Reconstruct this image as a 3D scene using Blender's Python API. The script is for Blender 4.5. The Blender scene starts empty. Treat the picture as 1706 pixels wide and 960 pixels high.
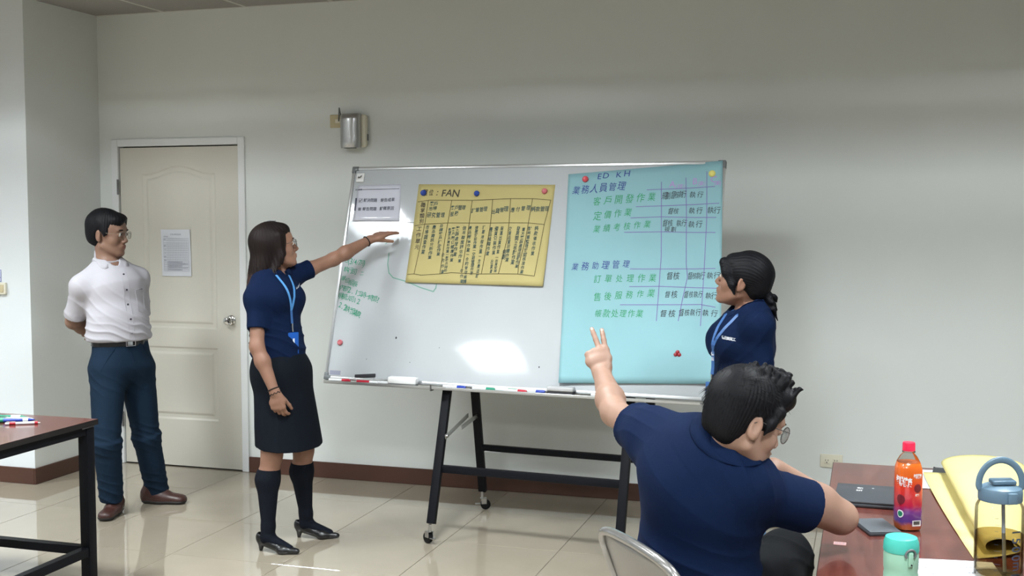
import bpy, bmesh, math, random
import numpy as np
from mathutils import Vector, Matrix

C = bpy.context.scene.collection
SC = bpy.context.scene
PI = math.pi
random.seed(7)

# ------------------------------------------------------------------ camera
cd = bpy.data.cameras.new('camera')
cam = bpy.data.objects.new('camera', cd)
C.objects.link(cam)
cd.sensor_width = 36.0
cd.lens = 1913.36 / 1706 * 36.0
cd.clip_start = 0.05
_r = Vector((0.95475662, 0.29738747, -0.00069857))
_u = Vector((-0.01835422, 0.06127007, 0.99795245))
_f = Vector((-0.29682136, 0.95278889, -0.06395632))
m = Matrix((( _r.x, _u.x, -_f.x, 4.7306), (_r.y, _u.y, -_f.y, -6.4895), (_r.z, _u.z, -_f.z, 1.6583), (0, 0, 0, 1)))
cam.matrix_world = m
SC.camera = cam

# ------------------------------------------------------------------ world and exposure
w = bpy.data.worlds.new('world')
SC.world = w
w.use_nodes = True
w.node_tree.nodes['Background'].inputs[0].default_value = (0.75, 0.82, 0.9, 1)
w.node_tree.nodes['Background'].inputs[1].default_value = 0.3
SC.view_settings.view_transform = 'Standard'
SC.view_settings.look = 'None'
SC.view_settings.gamma = 1
SC.view_settings.use_curve_mapping = False
SC.view_settings.exposure = 0.18
SC.cycles.max_bounces = 8
SC.cycles.diffuse_bounces = 4
SC.cycles.caustics_reflective = False
SC.cycles.caustics_refractive = False

# ------------------------------------------------------------------ lamp settings (louvred 4-tube fittings in the ceiling grid)
CEIL = 2.962
TUBE_POWER = 25.0
TUBE_SPREAD = math.radians(180)
TUBE_COL = (0.93, 0.985, 1.0)
LAMP_X = [-1.74, 0.66, 3.06, 5.46]
LAMP_Y = [-2.7, -5.1, -7.5]

# ------------------------------------------------------------------ materials
def mat(name, col, rough=0.5, metal=0.0, var=0.0, vscale=8.0, bump=0.0, bscale=60.0, spec=0.5, trans=0.0, ior=1.45,
        coat=0.0, sheen=0.0, sss=0.0, stretch=None, alpha=1.0, col2=None, detail=4.0):
    mt = bpy.data.materials.new(name)
    mt.use_nodes = True
    nt = mt.node_tree
    b = nt.nodes['Principled BSDF']
    I = b.inputs
    I['Base Color'].default_value = (*col, 1)
    I['Roughness'].default_value = rough
    I['Metallic'].default_value = metal
    I['Specular IOR Level'].default_value = spec
    I['IOR'].default_value = ior
    I['Transmission Weight'].default_value = trans
    I['Coat Weight'].default_value = coat
    I['Sheen Weight'].default_value = sheen
    I['Alpha'].default_value = alpha
    if sss:
        I['Subsurface Weight'].default_value = sss
        I['Subsurface Radius'].default_value = (0.01, 0.004, 0.002)
        I['Subsurface Scale'].default_value = 1.0
    if var or bump:
        tc = nt.nodes.new('ShaderNodeTexCoord')
        mp = nt.nodes.new('ShaderNodeMapping')
        nt.links.new(tc.outputs['Object'], mp.inputs[0])
        if stretch: mp.inputs['Scale'].default_value = stretch
    if var or col2:
        if not (var or bump):
            pass
        n = nt.nodes.new('ShaderNodeTexNoise')
        n.inputs['Scale'].default_value = vscale
        n.inputs['Detail'].default_value = detail
        nt.links.new(mp.outputs[0], n.inputs['Vector'])
        mx = nt.nodes.new('ShaderNodeMix'); mx.data_type = 'RGBA'
        rr = nt.nodes.new('ShaderNodeMapRange')
        rr.inputs[1].default_value = 0.3; rr.inputs[2].default_value = 0.7
        nt.links.new(n.outputs['Fac'], rr.inputs[0])
        nt.links.new(rr.outputs[0], mx.inputs[0])
        c2 = col2 if col2 else tuple(min(1, c * (1 + var)) for c in col)
        c1 = col if col2 else tuple(c * (1 - var) for c in col)
        mx.inputs[6].default_value = (*c1, 1); mx.inputs[7].default_value = (*c2, 1)
        nt.links.new(mx.outputs[2], I['Base Color'])
    if bump:
        n2 = nt.nodes.new('ShaderNodeTexNoise')
        n2.inputs['Scale'].default_value = bscale
        n2.inputs['Detail'].default_value = 3
        nt.links.new(mp.outputs[0], n2.inputs['Vector'])
        bp = nt.nodes.new('ShaderNodeBump')
        bp.inputs['Strength'].default_value = bump
        bp.inputs['Distance'].default_value = 0.002
        nt.links.new(n2.outputs['Fac'], bp.inputs['Height'])
        nt.links.new(bp.outputs[0], I['Normal'])
    return mt

M = {}
M['wall'] = mat('wall_paint', (0.70, 0.73, 0.72), 0.75, var=0.015, vscale=1.5, bump=0.12, bscale=180, spec=0.25)
M['wall_cool_lit'] = mat('wall_paint_cool_lit', (0.68, 0.72, 0.75), 0.75, var=0.015, vscale=1.5, bump=0.12, bscale=180, spec=0.25)  # wall paint again, with the bluish light on the pillar face in its colour
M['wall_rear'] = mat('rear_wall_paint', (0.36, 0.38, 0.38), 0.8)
M['ceiling'] = mat('ceiling_board', (0.33, 0.32, 0.31), 0.9, var=0.02, vscale=30, bump=0.2, bscale=250, spec=0.1)
M['ceiling_bar'] = mat('ceiling_bar_paint', (0.55, 0.54, 0.52), 0.6)
M['floor'] = mat('polished_porcelain', (0.335, 0.293, 0.228), 0.018, var=0.03, vscale=5.0, spec=0.5, ior=2.2)
M['grout'] = mat('grout', (0.26, 0.23, 0.19), 0.9)
M['baseboard'] = mat('brown_vinyl', (0.075, 0.034, 0.024), 0.35, var=0.1, vscale=3, spec=0.4)
M['trim'] = mat('white_trim', (0.74, 0.76, 0.78), 0.4)
M['door'] = mat('cream_door', (0.60, 0.58, 0.52), 0.42, var=0.012, vscale=3)
M['gap_shade'] = mat('gap_shade', (0.03, 0.025, 0.02), 0.9)  # near-black colour standing for the shade around the door leaf
M['steel'] = mat('brushed_steel', (0.55, 0.55, 0.55), 0.28, 1.0, bump=0.1, bscale=120)
M['steel_dark'] = mat('dark_steel', (0.22, 0.22, 0.23), 0.35, 0.9)
M['chrome'] = mat('chrome', (0.75, 0.75, 0.75), 0.1, 1.0)
M['alu'] = mat('aluminium_frame', (0.62, 0.63, 0.64), 0.3, 0.85)
M['grey_plastic'] = mat('grey_plastic', (0.12, 0.13, 0.135), 0.45)
M['board'] = mat('enamel_whiteboard', (0.44, 0.465, 0.49), 0.06, var=0.03, vscale=2.2, spec=0.6, bump=0.015, bscale=5)
M['tray'] = mat('white_tray', (0.68, 0.68, 0.69), 0.35)
M['black_metal'] = mat('black_powder_coat', (0.006, 0.0065, 0.009), 0.42, 0.0, bump=0.08, bscale=300, spec=0.12)
M['rubber'] = mat('black_rubber', (0.006, 0.006, 0.007), 0.5, spec=0.2)
M['yellow_paper'] = mat('yellow_paper', (0.46, 0.395, 0.175), 0.75, var=0.02, vscale=6, spec=0.2)
M['cream_paper'] = mat('pale_yellow_paper', (0.60, 0.53, 0.23), 0.7, var=0.03, vscale=6, spec=0.2)
M['blue_paper'] = mat('blue_paper', (0.235, 0.425, 0.47), 0.7, var=0.03, vscale=3, spec=0.25)
M['white_paper'] = mat('white_paper', (0.58, 0.59, 0.70), 0.45, var=0.01, vscale=6)
M['paper_plain'] = mat('plain_paper', (0.64, 0.66, 0.72), 0.6)
M['laminate_film'] = mat('laminate_film', (0.60, 0.61, 0.70), 0.06, var=0.01, vscale=6, coat=0.6)
for k, c in dict(navy=(0.01, 0.025, 0.20), green=(0.015, 0.26, 0.09), black=(0.012, 0.015, 0.02), purple=(0.17, 0.12, 0.36),
                 lilac=(0.42, 0.22, 0.55), dark=(0.035, 0.03, 0.02), teal=(0.01, 0.05, 0.055), boardgreen=(0.01, 0.24, 0.13),
                 print=(0.03, 0.035, 0.06), grey=(0.25, 0.26, 0.33), white=(0.8, 0.8, 0.82), line=(0.09, 0.07, 0.02),
                 faint=(0.4, 0.42, 0.44), palegreen=(0.15, 0.32, 0.25)).items():
    M['ink_' + k] = mat('ink_' + k, c, 0.6)
M['mag_red'] = mat('red_magnet', (0.55, 0.07, 0.09), 0.3)
M['mag_pink'] = mat('dusty_red_magnet', (0.48, 0.12, 0.14), 0.3)
M['mag_dark'] = mat('dark_red_magnet', (0.28, 0.012, 0.02), 0.3)
M['mag_blue'] = mat('blue_magnet', (0.015, 0.05, 0.28), 0.25)
M['mag_yellow'] = mat('yellow_magnet', (0.72, 0.66, 0.18), 0.35)
M['plastic_white'] = mat('white_plastic', (0.75, 0.76, 0.77), 0.35)
M['plastic_cream'] = mat('cream_plastic', (0.70, 0.67, 0.55), 0.4)
M['plastic_beige'] = mat('beige_plastic', (0.52, 0.45, 0.29), 0.4)
M['eraser_dark'] = mat('dark_eraser_felt', (0.03, 0.03, 0.035), 0.9)
M['eraser_grey'] = mat('grey_eraser', (0.42, 0.42, 0.43), 0.5)
M['pen_blue'] = mat('pen_blue', (0.02, 0.05, 0.35), 0.3)
M['pen_green'] = mat('pen_green', (0.01, 0.22, 0.13), 0.3)
M['pen_red'] = mat('pen_red', (0.45, 0.02, 0.04), 0.3)
M['pen_black'] = mat('pen_black', (0.01, 0.01, 0.012), 0.3)
M['pen_clear'] = mat('pen_clear', (0.75, 0.85, 0.85), 0.15)
M['emblem'] = mat('embroidery_white', (0.62, 0.64, 0.68), 0.7)
M['wood'] = mat('mahogany_laminate', (0.080, 0.021, 0.017), 0.2, vscale=5.0, var=0.0, col2=(0.145, 0.045, 0.034), stretch=(9, 0.8, 9), bump=0.0001, bscale=10, coat=0.3, detail=7)
M['wood_edge'] = mat('black_edge_band', (0.012, 0.01, 0.01), 0.4)
M['white_cloth'] = mat('white_shirt_cotton', (0.39, 0.378, 0.415), 0.85, bump=0.3, bscale=35)
M['navy_cloth'] = mat('navy_polo_knit', (0.0026, 0.0090, 0.035), 0.85, bump=0.35, bscale=45, spec=0.12)
M['trousers'] = mat('dark_blue_trousers', (0.0075, 0.018, 0.036), 0.85, bump=0.35, bscale=40, spec=0.12)
M['black_cloth'] = mat('black_trousers', (0.005, 0.006, 0.008), 0.85, bump=0.3, bscale=40, spec=0.2)
M['skirt'] = mat('black_skirt', (0.004, 0.006, 0.010), 0.85, bump=0.25, bscale=40, spec=0.12)
M['jeans'] = mat('pale_jeans', (0.13, 0.24, 0.42), 0.85, bump=0.4, bscale=60)
M['sock'] = mat('black_knee_sock', (0.004, 0.0055, 0.010), 0.85, spec=0.15)
M['skin_a'] = mat('skin_tan', (0.21, 0.120, 0.085), 0.5, var=0.07, vscale=18, sss=0.05, bump=0.1, bscale=200, spec=0.35)
M['skin_b'] = mat('skin_brown', (0.25, 0.133, 0.092), 0.5, var=0.07, vscale=18, sss=0.05, bump=0.1, bscale=200, spec=0.35)
M['skin_c'] = mat('skin_light', (0.30, 0.182, 0.135), 0.5, var=0.07, vscale=18, sss=0.05, bump=0.1, bscale=200, spec=0.35)
M['lip'] = mat('lip', (0.20, 0.08, 0.062), 0.5)
M['eye_white'] = mat('eye_white', (0.62, 0.60, 0.57), 0.2)
M['iris'] = mat('dark_iris', (0.012, 0.008, 0.006), 0.15)
M['hair_black'] = mat('black_hair', (0.005, 0.005, 0.0065), 0.55, bump=0.35, bscale=140, stretch=(1, 1, 0.3), spec=0.14)
M['hair_brown'] = mat('dark_brown_hair', (0.010, 0.007, 0.007), 0.55, var=0.0, vscale=6, col2=(0.012, 0.007, 0.006), bump=0.5, bscale=110, stretch=(1, 1, 0.12), spec=0.14)
M['hair_tip'] = mat('reddish_brown_hair', (0.030, 0.013, 0.009), 0.5, bump=0.6, bscale=110, stretch=(1, 1, 0.12), spec=0.35)
M['nail'] = mat('fingernail', (0.62, 0.40, 0.33), 0.25)
M['shoe_brown'] = mat('brown_leather', (0.045, 0.017, 0.014), 0.38, bump=0.15, bscale=90)
M['shoe_black'] = mat('black_leather', (0.008, 0.008, 0.009), 0.3, bump=0.1, bscale=90)
M['sole'] = mat('dark_sole', (0.012, 0.010, 0.010), 0.6)
M['belt'] = mat('black_belt', (0.008, 0.008, 0.01), 0.35)
M['lanyard'] = mat('blue_lanyard', (0.06, 0.22, 0.50), 0.5)
M['lanyard_dark'] = mat('dark_blue_lanyard', (0.03, 0.10, 0.28), 0.5)
M['card_blue'] = mat('blue_card_holder', (0.012, 0.085, 0.38), 0.25)
M['card_white'] = mat('card_white', (0.70, 0.73, 0.78), 0.4)
M['button'] = mat('dark_button', (0.04, 0.035, 0.05), 0.3)
M['rim'] = mat('thin_metal_rim', (0.25, 0.24, 0.24), 0.25, 0.9)
M['rim_gold'] = mat('pale_metal_rim', (0.6, 0.5, 0.4), 0.25, 0.9)
M['chair'] = mat('grey_painted_metal', (0.235, 0.225, 0.215), 0.3, 0.5, spec=0.5, bump=0.02, bscale=60)
M['chair_tube'] = mat('grey_chair_tube', (0.34, 0.335, 0.33), 0.22, 0.75)
M['laptop'] = mat('dark_laptop_shell', (0.045, 0.05, 0.058), 0.5)
M['phone'] = mat('dark_tablet_case', (0.05, 0.055, 0.065), 0.4)
M['teal'] = mat('turquoise_lid', (0.06, 0.42, 0.36), 0.35)
M['mint'] = mat('mint_flask_body', (0.26, 0.47, 0.36), 0.4)
M['bluegrey'] = mat('blue_grey_plastic', (0.10, 0.165, 0.225), 0.35)
M['bluegrey_dark'] = mat('blue_grey_flip', (0.09, 0.15, 0.21), 0.25)
def thin(name, tint, spec=1.0, rough=0.02):
    """thin clear plastic or glass film: lets light straight through, mirrors a little at its surface"""
    mt = bpy.data.materials.new(name); mt.use_nodes = True; nt = mt.node_tree; nt.nodes.remove(nt.nodes['Principled BSDF'])
    tr = nt.nodes.new('ShaderNodeBsdfTransparent'); tr.inputs[0].default_value = (*tint, 1)
    gl = nt.nodes.new('ShaderNodeBsdfGlossy'); gl.inputs['Roughness'].default_value = rough
    fr = nt.nodes.new('ShaderNodeLayerWeight'); fr.inputs[0].default_value = 0.12
    mu = nt.nodes.new('ShaderNodeMath'); mu.operation = 'MULTIPLY'; mu.inputs[1].default_value = spec; nt.links.new(fr.outputs[0], mu.inputs[0])
    mx = nt.nodes.new('ShaderNodeMixShader'); nt.links.new(mu.outputs[0], mx.inputs[0]); nt.links.new(tr.outputs[0], mx.inputs[1]); nt.links.new(gl.outputs[0], mx.inputs[2])
    nt.links.new(mx.outputs[0], nt.nodes['Material Output'].inputs[0]); return mt
M['lens'] = thin('lens_glass', (0.97, 0.98, 0.99), 0.6)
M['clear'] = thin('clear_plastic', (0.90, 0.90, 0.87), 0.8)
M['water'] = thin('barley_tea', (0.66, 0.58, 0.42), 0.4)
M['cap_red'] = mat('red_cap', (0.72, 0.02, 0.07), 0.3)
M['pet'] = thin('clear_bottle_neck', (0.80, 0.78, 0.75), 1.0)
M['ink_side'] = mat('bottle_print', (0.04, 0.06, 0.10), 0.4)
M['black_folder'] = mat('black_folder', (0.02, 0.022, 0.026), 0.4)

def tea_label():
    mt = mat('tea_label', (0.5, 0.05, 0.02), 0.18, coat=0.4)
    nt = mt.node_tree; b = nt.nodes['Principled BSDF']
    tc = nt.nodes.new('ShaderNodeTexCoord'); sp = nt.nodes.new('ShaderNodeSeparateXYZ')
    nt.links.new(tc.outputs['Object'], sp.inputs[0])
    nz = nt.nodes.new('ShaderNodeTexNoise'); nz.inputs['Scale'].default_value = 22
    nt.links.new(tc.outputs['Object'], nz.inputs['Vector'])
    ad = nt.nodes.new('ShaderNodeMath'); ad.operation = 'MULTIPLY_ADD'
    nt.links.new(nz.outputs['Fac'], ad.inputs[0]); ad.inputs[1].default_value = 0.03
    nt.links.new(sp.outputs['Z'], ad.inputs[2])
    mr = nt.nodes.new('ShaderNodeMapRange'); mr.inputs[1].default_value = 0.015; mr.inputs[2].default_value = 0.225
    nt.links.new(ad.outputs[0], mr.inputs[0])
    cr = nt.nodes.new('ShaderNodeValToRGB')
    e = cr.color_ramp.elements
    e[0].position = 0.0; e[0].color = (0.50, 0.13, 0.03, 1)
    e[1].position = 1.0; e[1].color = (0.62, 0.13, 0.02, 1)
    for p, c in ((0.08, (0.42, 0.10, 0.05)), (0.13, (0.09, 0.04, 0.26)), (0.26, (0.16, 0.03, 0.22)), (0.36, (0.52, 0.015, 0.06)), (0.6, (0.66, 0.04, 0.02)), (0.8, (0.68, 0.12, 0.01))):
        x = e.new(p); x.color = (*c, 1)
    nt.links.new(mr.outputs[0], cr.inputs[0]); nt.links.new(cr.outputs[0], b.inputs['Base Color'])
    return mt
M['tea'] = tea_label()

# ------------------------------------------------------------------ object helpers
def link(o, parent=None):
    C.objects.link(o)
    if parent is not None: o.parent = parent
    return o
def tag(o, label=None, cat=None, group=None, kind=None):
    if label: o['label'] = label
    if cat: o['category'] = cat
    if group: o['group'] = group
    if kind: o['kind'] = kind
    return o
def thing(name, label, cat, loc=(0, 0, 0), rotz=0.0, group=None):
    o = bpy.data.objects.new(name, None)
    o.empty_display_size = 0.05
    link(o); o.location = loc; o.rotation_euler = (0, 0, rotz)
    return tag(o, label, cat, group)
def pymesh(name, V, F, material, parent=None, smooth=False, kind=None, label=None, loc=None):
    me = bpy.data.meshes.new(name)
    me.from_pydata([tuple(v) for v in V] if not isinstance(V, np.ndarray) else V.tolist(), [], F if not isinstance(F, np.ndarray) else F.tolist())
    mats = material if isinstance(material, (list, tuple)) else [material]
    for mm in mats: me.materials.append(mm)
    if smooth: me.polygons.foreach_set('use_smooth', [True] * len(me.polygons))
    me.update()
    o = bpy.data.objects.new(name, me)
    link(o, parent)
    if loc is not None: o.location = loc
    if kind: o['kind'] = kind
    if label: o['label'] = label
    return o
def bmobj(name, bm, material, parent=None, smooth=False, auto=None, **kw):
    me = bpy.data.meshes.new(name)
    bmesh.ops.recalc_face_normals(bm, faces=bm.faces)
    if auto is not None:
        for f in bm.faces: f.smooth = True
        for e in bm.edges:
            if len(e.link_faces) == 2 and e.calc_face_angle(0) > auto: e.smooth = False
    elif smooth:
        for f in bm.faces: f.smooth = True
    bm.to_mesh(me); bm.free()
    for mm in (material if isinstance(material, (list, tuple)) else [material]): me.materials.append(mm)
    o = bpy.data.objects.new(name, me)
    link(o, parent)
    for k, v in kw.items(): o[k] = v
    return o
def add_box(bm, lo, hi, bevel=0.0, seg=2, mtx=None, mi=0):
    t = bmesh.new()
    bmesh.ops.create_cube(t, size=1)
    s = [hi[i] - lo[i] for i in range(3)]; c = [(hi[i] + lo[i]) / 2 for i in range(3)]
    for v in t.verts: v.co = Vector((v.co.x * s[0] + c[0], v.co.y * s[1] + c[1], v.co.z * s[2] + c[2]))
    if bevel > 0:
        bmesh.ops.bevel(t, geom=list(t.edges), offset=min(bevel, 0.49 * min(abs(a) for a in s)), segments=seg, profile=0.5, affect='EDGES')
    if mtx is not None: bmesh.ops.transform(t, matrix=mtx, verts=t.verts)
    for f in t.faces: f.material_index = mi
    me = bpy.data.meshes.new('tmp'); t.to_mesh(me); t.free(); bm.from_mesh(me); bpy.data.meshes.remove(me)
def box(name, lo, hi, material, parent=None, bevel=0.0, seg=2, mtx=None, **kw):
    bm = bmesh.new(); add_box(bm, lo, hi, bevel, seg, mtx)
    return bmobj(name, bm, material, parent, **kw)
def add_tube(bm, pts, r, n=12, closed=False, cap=True, rr=None, flat=None):
    """sweep a circle (or a flattened one, flat=(rx, ry, up)) along a polyline"""
    pts = [Vector(p) for p in pts]
    N = len(pts); rings = []
    up = Vector(flat[2]) if flat else None
    prev = None
    for i, p in enumerate(pts):
        if closed: t = (pts[(i + 1) % N] - pts[i - 1])
        else: t = pts[min(i + 1, N - 1)] - pts[max(i - 1, 0)]
        t.normalize()
        if up is not None: a = up - t * up.dot(t)
        elif prev is None: a = Vector((0, 0, 1)) if abs(t.z) < 0.9 else Vector((1, 0, 0)); a = a - t * a.dot(t)
        else: a = prev - t * prev.dot(t)
        a.normalize(); b = t.cross(a); prev = a
        rad = rr[i] if rr else r
        ra, rb = (flat[1], flat[0]) if flat else (rad, rad)
        rings.append([bm.verts.new(p + a * (ra * math.cos(2 * PI * k / n)) + b * (rb * math.sin(2 * PI * k / n))) for k in range(n)])
    rng = N if closed else N - 1
    for i in range(rng):
        A, B = rings[i], rings[(i + 1) % N]
        for k in range(n): bm.faces.new((A[k], A[(k + 1) % n], B[(k + 1) % n], B[k]))
    if cap and not closed:
        bm.faces.new(list(reversed(rings[0]))); bm.faces.new(rings[-1])
def tube(name, pts, r, material, parent=None, n=12, closed=False, **kw):
    k2 = {k: kw.pop(k) for k in ('rr', 'flat') if k in kw}
    bm = bmesh.new(); add_tube(bm, pts, r, n, closed, **k2)
    return bmobj(name, bm, material, parent, auto=0.9, **kw)
def lathe(name, prof, material, parent=None, n=40, mtx=None, loc=None, auto=0.6, sq=0.0, **kw):
    """prof: (r, z) list; sq pulls the round section towards a rounded square"""
    bm = bmesh.new(); rings = []
    for r, z in prof:
        if r < 1e-6: rings.append([bm.verts.new((0, 0, z))]); continue
        R_ = []
        for k in range(n):
            a = 2 * PI * k / n
            e = 1.0 + sq * (1 / max(abs(math.cos(a)), abs(math.sin(a))) - 1.0) - sq * 0.18
            R_.append(bm.verts.new((r * e * math.cos(a), r * e * math.sin(a), z)))
        rings.append(R_)
    for A, B in zip(rings, rings[1:]):
        for k in range(n):
            if len(A) == 1 and len(B) == 1: continue
            if len(A) == 1: bm.faces.new((A[0], B[k], B[(k + 1) % n]))
            elif len(B) == 1: bm.faces.new((A[k], B[0], A[(k + 1) % n]))
            else: bm.faces.new((A[k], A[(k + 1) % n], B[(k + 1) % n], B[k]))
    if mtx is not None: bmesh.ops.transform(bm, matrix=mtx, verts=bm.verts)
    o = bmobj(name, bm, material, parent, auto=auto, **kw)
    if loc is not None: o.location = loc
    return o
def frame_mtx(o, x, y, z):
    return Matrix(((x[0], y[0], z[0], o[0]), (x[1], y[1], z[1], o[1]), (x[2], y[2], z[2], o[2]), (0, 0, 0, 1)))

# ---- writing as flat geometry (the built-in font carries the Chinese characters)
_fc = bpy.data.curves.new('glyphs', 'FONT'); _fo = bpy.data.objects.new('glyphs', _fc)
_fc.resolution_u = 3
C.objects.link(_fo)
_gl = {}
def glyph(ch, off=0.0):
    if (ch, off) not in _gl:
        _fc.body = ch; _fc.offset = off
        bpy.context.view_layer.update()
        ev = _fo.evaluated_get(bpy.context.evaluated_depsgraph_get())
        me = ev.to_mesh()
        V = np.array([v.co[:2] for v in me.vertices]).reshape(-1, 2); F = [tuple(p.vertices) for p in me.polygons]
        ev.to_mesh_clear()
        if len(V):
            lo, hi = V.min(0), V.max(0); c = (lo + hi) / 2
            if not ch.isascii() or ch.isalnum(): V = (V - c)
            else: V = V - np.array([c[0], 0.35])
        _gl[(ch, off)] = (V, F)
    return _gl[(ch, off)]
class Writing:
    """collects strokes and characters on a plane given by a 2D -> 3D map"""
    def __init__(s, place): s.p = place; s.V = []; s.F = []
    def quad(s, P):
        n = len(s.V); s.V += [s.p(*q) for q in P]; s.F.append(tuple(range(n, n + len(P))))
    def line(s, pts, w):
        pts = [Vector(p) for p in pts]
        for a, b in zip(pts, pts[1:]):
            d = (b - a)
            if d.length < 1e-6: continue
            d.normalize(); nn = Vector((-d.y, d.x)) * w / 2; d = d * w * 0.3
            s.quad([(a - nn - d)[:], (b - nn + d)[:], (b + nn + d)[:], (a + nn - d)[:]])
    def text(s, body, x0, y0, x1, y1, h, wf=1.0, jit=0.0, slant=0.0, off=0.0):
        n = len(body)
        for i, ch in enumerate(body):
            t = i / (n - 1) if n > 1 else 0
            V, F = glyph(ch, off)
            if not len(V): continue
            cx = x0 + (x1 - x0) * t; cy = y0 + (y1 - y0) * t
            a = random.uniform(-jit, jit); k = 1 + random.uniform(-jit, jit)
            ca, sa = math.cos(a), math.sin(a)
            sc = h / (0.92 if not ch.isascii() else 0.72)
            X = V[:, 0] * sc * wf * k + slant * V[:, 1] * sc; Y = V[:, 1] * sc * k
            n0 = len(s.V)
            s.V += [s.p(cx + u * ca - v * sa, cy + u * sa + v * ca) for u, v in zip(X, Y)]
            s.F += [tuple(n0 + q for q in f) for f in F]
    def build(s, name, material, parent=None, **kw):
        kw.setdefault('kind', 'stuff'); return pymesh(name, s.V, s.F, material, parent, **kw)

# ================================================================== the setting
XL, YP, XR, YF, XLL = -0.1507, -0.693, 7.5, -10.0, -3.1
def slab(name, lo, hi, material, **kw):
    o = box(name, lo, hi, material, **kw); o['kind'] = 'structure'; return o
T_ = 0.12
DW, DH = 0.885, 2.10
bm = bmesh.new()                                     # back wall with the door opening
for lo, hi in (((XL - T_, 0, 0), (-0.012, T_, CEIL)), ((DW + 0.012, 0, 0), (XR + T_, T_, CEIL)), ((-0.012, 0, DH + 0.012), (DW + 0.012, T_, CEIL))):
    add_box(bm, lo, hi)
bmesh.ops.remove_doubles(bm, verts=bm.verts, dist=1e-5)
o = bmobj('wall_back', bm, M['wall']); o['kind'] = 'structure'
slab('wall_left', (XL - T_, YP + 0.0, 0), (XL, 0, CEIL), M['wall'])
slab('wall_left_front', (XLL - T_, YP, 0), (XL - T_, YP + T_, CEIL), M['wall_cool_lit'])
o = slab('wall_left_edge', (XL - T_ - 0.0001, YP - 0.0005, 0), (XL - 0.0001, YP, CEIL), M['wall_cool_lit'])
slab('wall_far_left', (XLL - T_, YF, 0), (XLL, YP, CEIL), M['wall_rear'])
slab('wall_right', (XR, YF, 0), (XR + T_, 0, CEIL), M['wall_rear'])
slab('wall_front', (XLL - T_, YF - T_, 0), (XR + T_, YF, CEIL), M['wall_rear'])

# floor: slab with grout, polished 60 cm tiles laid on it one by one
fl = slab('floor', (XLL - T_, YF - T_, -0.06), (XR + T_, T_, -0.004), M['grout'])
tm = None; g = 0.0015
def tile_mesh(sx, sy, name='floor_tile', h=0.004, bv=0.0008):
    bm = bmesh.new()
    add_box(bm, (g, g, -h), (sx - g, sy - g, 0), bv, 1)
    me = bpy.data.meshes.new(name); bmesh.ops.recalc_face_normals(bm, faces=bm.faces); bm.to_mesh(me); bm.free(); me.materials.append(M['floor'])
    return me
full = tile_mesh(0.6, 0.6); X0, Y0 = 1.492, -1.1058
far = bmesh.new()
cache = {}
for i in range(-8, 11):
    for j in range(-15, 2):
        xa, xb = X0 + 0.6 * i, X0 + 0.6 * (i + 1); ya, yb = Y0 + 0.6 * j, Y0 + 0.6 * (j + 1)
        lim_y = 0.0 if xb > XL + 0.3 else YP
        if xa >= XR or ya >= 0 or xb <= XLL: continue
        if xb <= XL and ya >= YP: continue
        yb2 = min(yb, 0.0 if xb > XL + 0.02 else YP); xa2 = max(xa, XLL); xb2 = min(xb, XR)
        if yb2 - ya < 0.02: continue
        if -2 <= i <= 7 and j >= -7 and xb > XL:
            key = (round(xb2 - xa2, 4), round(yb2 - ya, 4))
            if key not in cache: cache[key] = full if key == (0.6, 0.6) else tile_mesh(*key)
            t = bpy.data.objects.new('floor_tile', cache[key]); link(t, fl); t.location = (xa2, ya, 0)
        else: add_box(far, (xa2 + g, ya + g, -0.004), (xb2 - g, yb2 - g, 0))
o = bmobj('outer_floor_tiles', far, M['floor'], fl); o['kind'] = 'stuff'

# ceiling: grid bars with lay-in boards
ce = slab('ceiling', (XLL - T_, YF - T_, CEIL + 0.11), (XR + T_, T_, CEIL + 0.2), M['ceiling'])
bm = bmesh.new(); add_box(bm, (0.008, 0.008, 0), (0.592, 0.592, 0.010), 0.003, 1)
ctm = bpy.data.meshes.new('ceiling_tile'); bm.to_mesh(ctm); bm.free(); ctm.materials.append(M['ceiling'])
far = bmesh.new(); bars = bmesh.new(); CX0 = 0.36
lampcells = {(round(x, 2), round(y, 2)) for x in LAMP_X for y in LAMP_Y}
for i in range(-6, 12):
    for j in range(0, 17):
        xa, ya = CX0 + 0.6 * i, -0.6 * (j + 1)
        if (round(xa + 0.3, 2), round(ya + 0.3, 2)) in lampcells: continue
        if xa + 0.3 < XL - 0.3 and ya > YP: continue
        if -1 <= i <= 7 and j <= 3:
            t = bpy.data.objects.new('ceiling_tile', ctm); link(t, ce); t.location = (xa, ya, CEIL + 0.001)
        else: add_box(far, (xa + 0.008, ya + 0.008, CEIL + 0.001), (xa + 0.592, ya + 0.592, CEIL + 0.011))
for i in range(-6, 13): add_box(bars, (CX0 + 0.6 * i - 0.011, YF, CEIL - 0.002), (CX0 + 0.6 * i + 0.011, 0, CEIL + 0.004))
for j in range(0, 17): add_box(bars, (XLL, -0.6 * j - 0.011, CEIL - 0.0022), (XR, -0.6 * j + 0.011, CEIL + 0.0038))
o = bmobj('outer_ceiling_tiles', far, M['ceiling'], ce); o['kind'] = 'stuff'
bmobj('grid_bars', bars, M['ceiling_bar'], ce)
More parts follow.
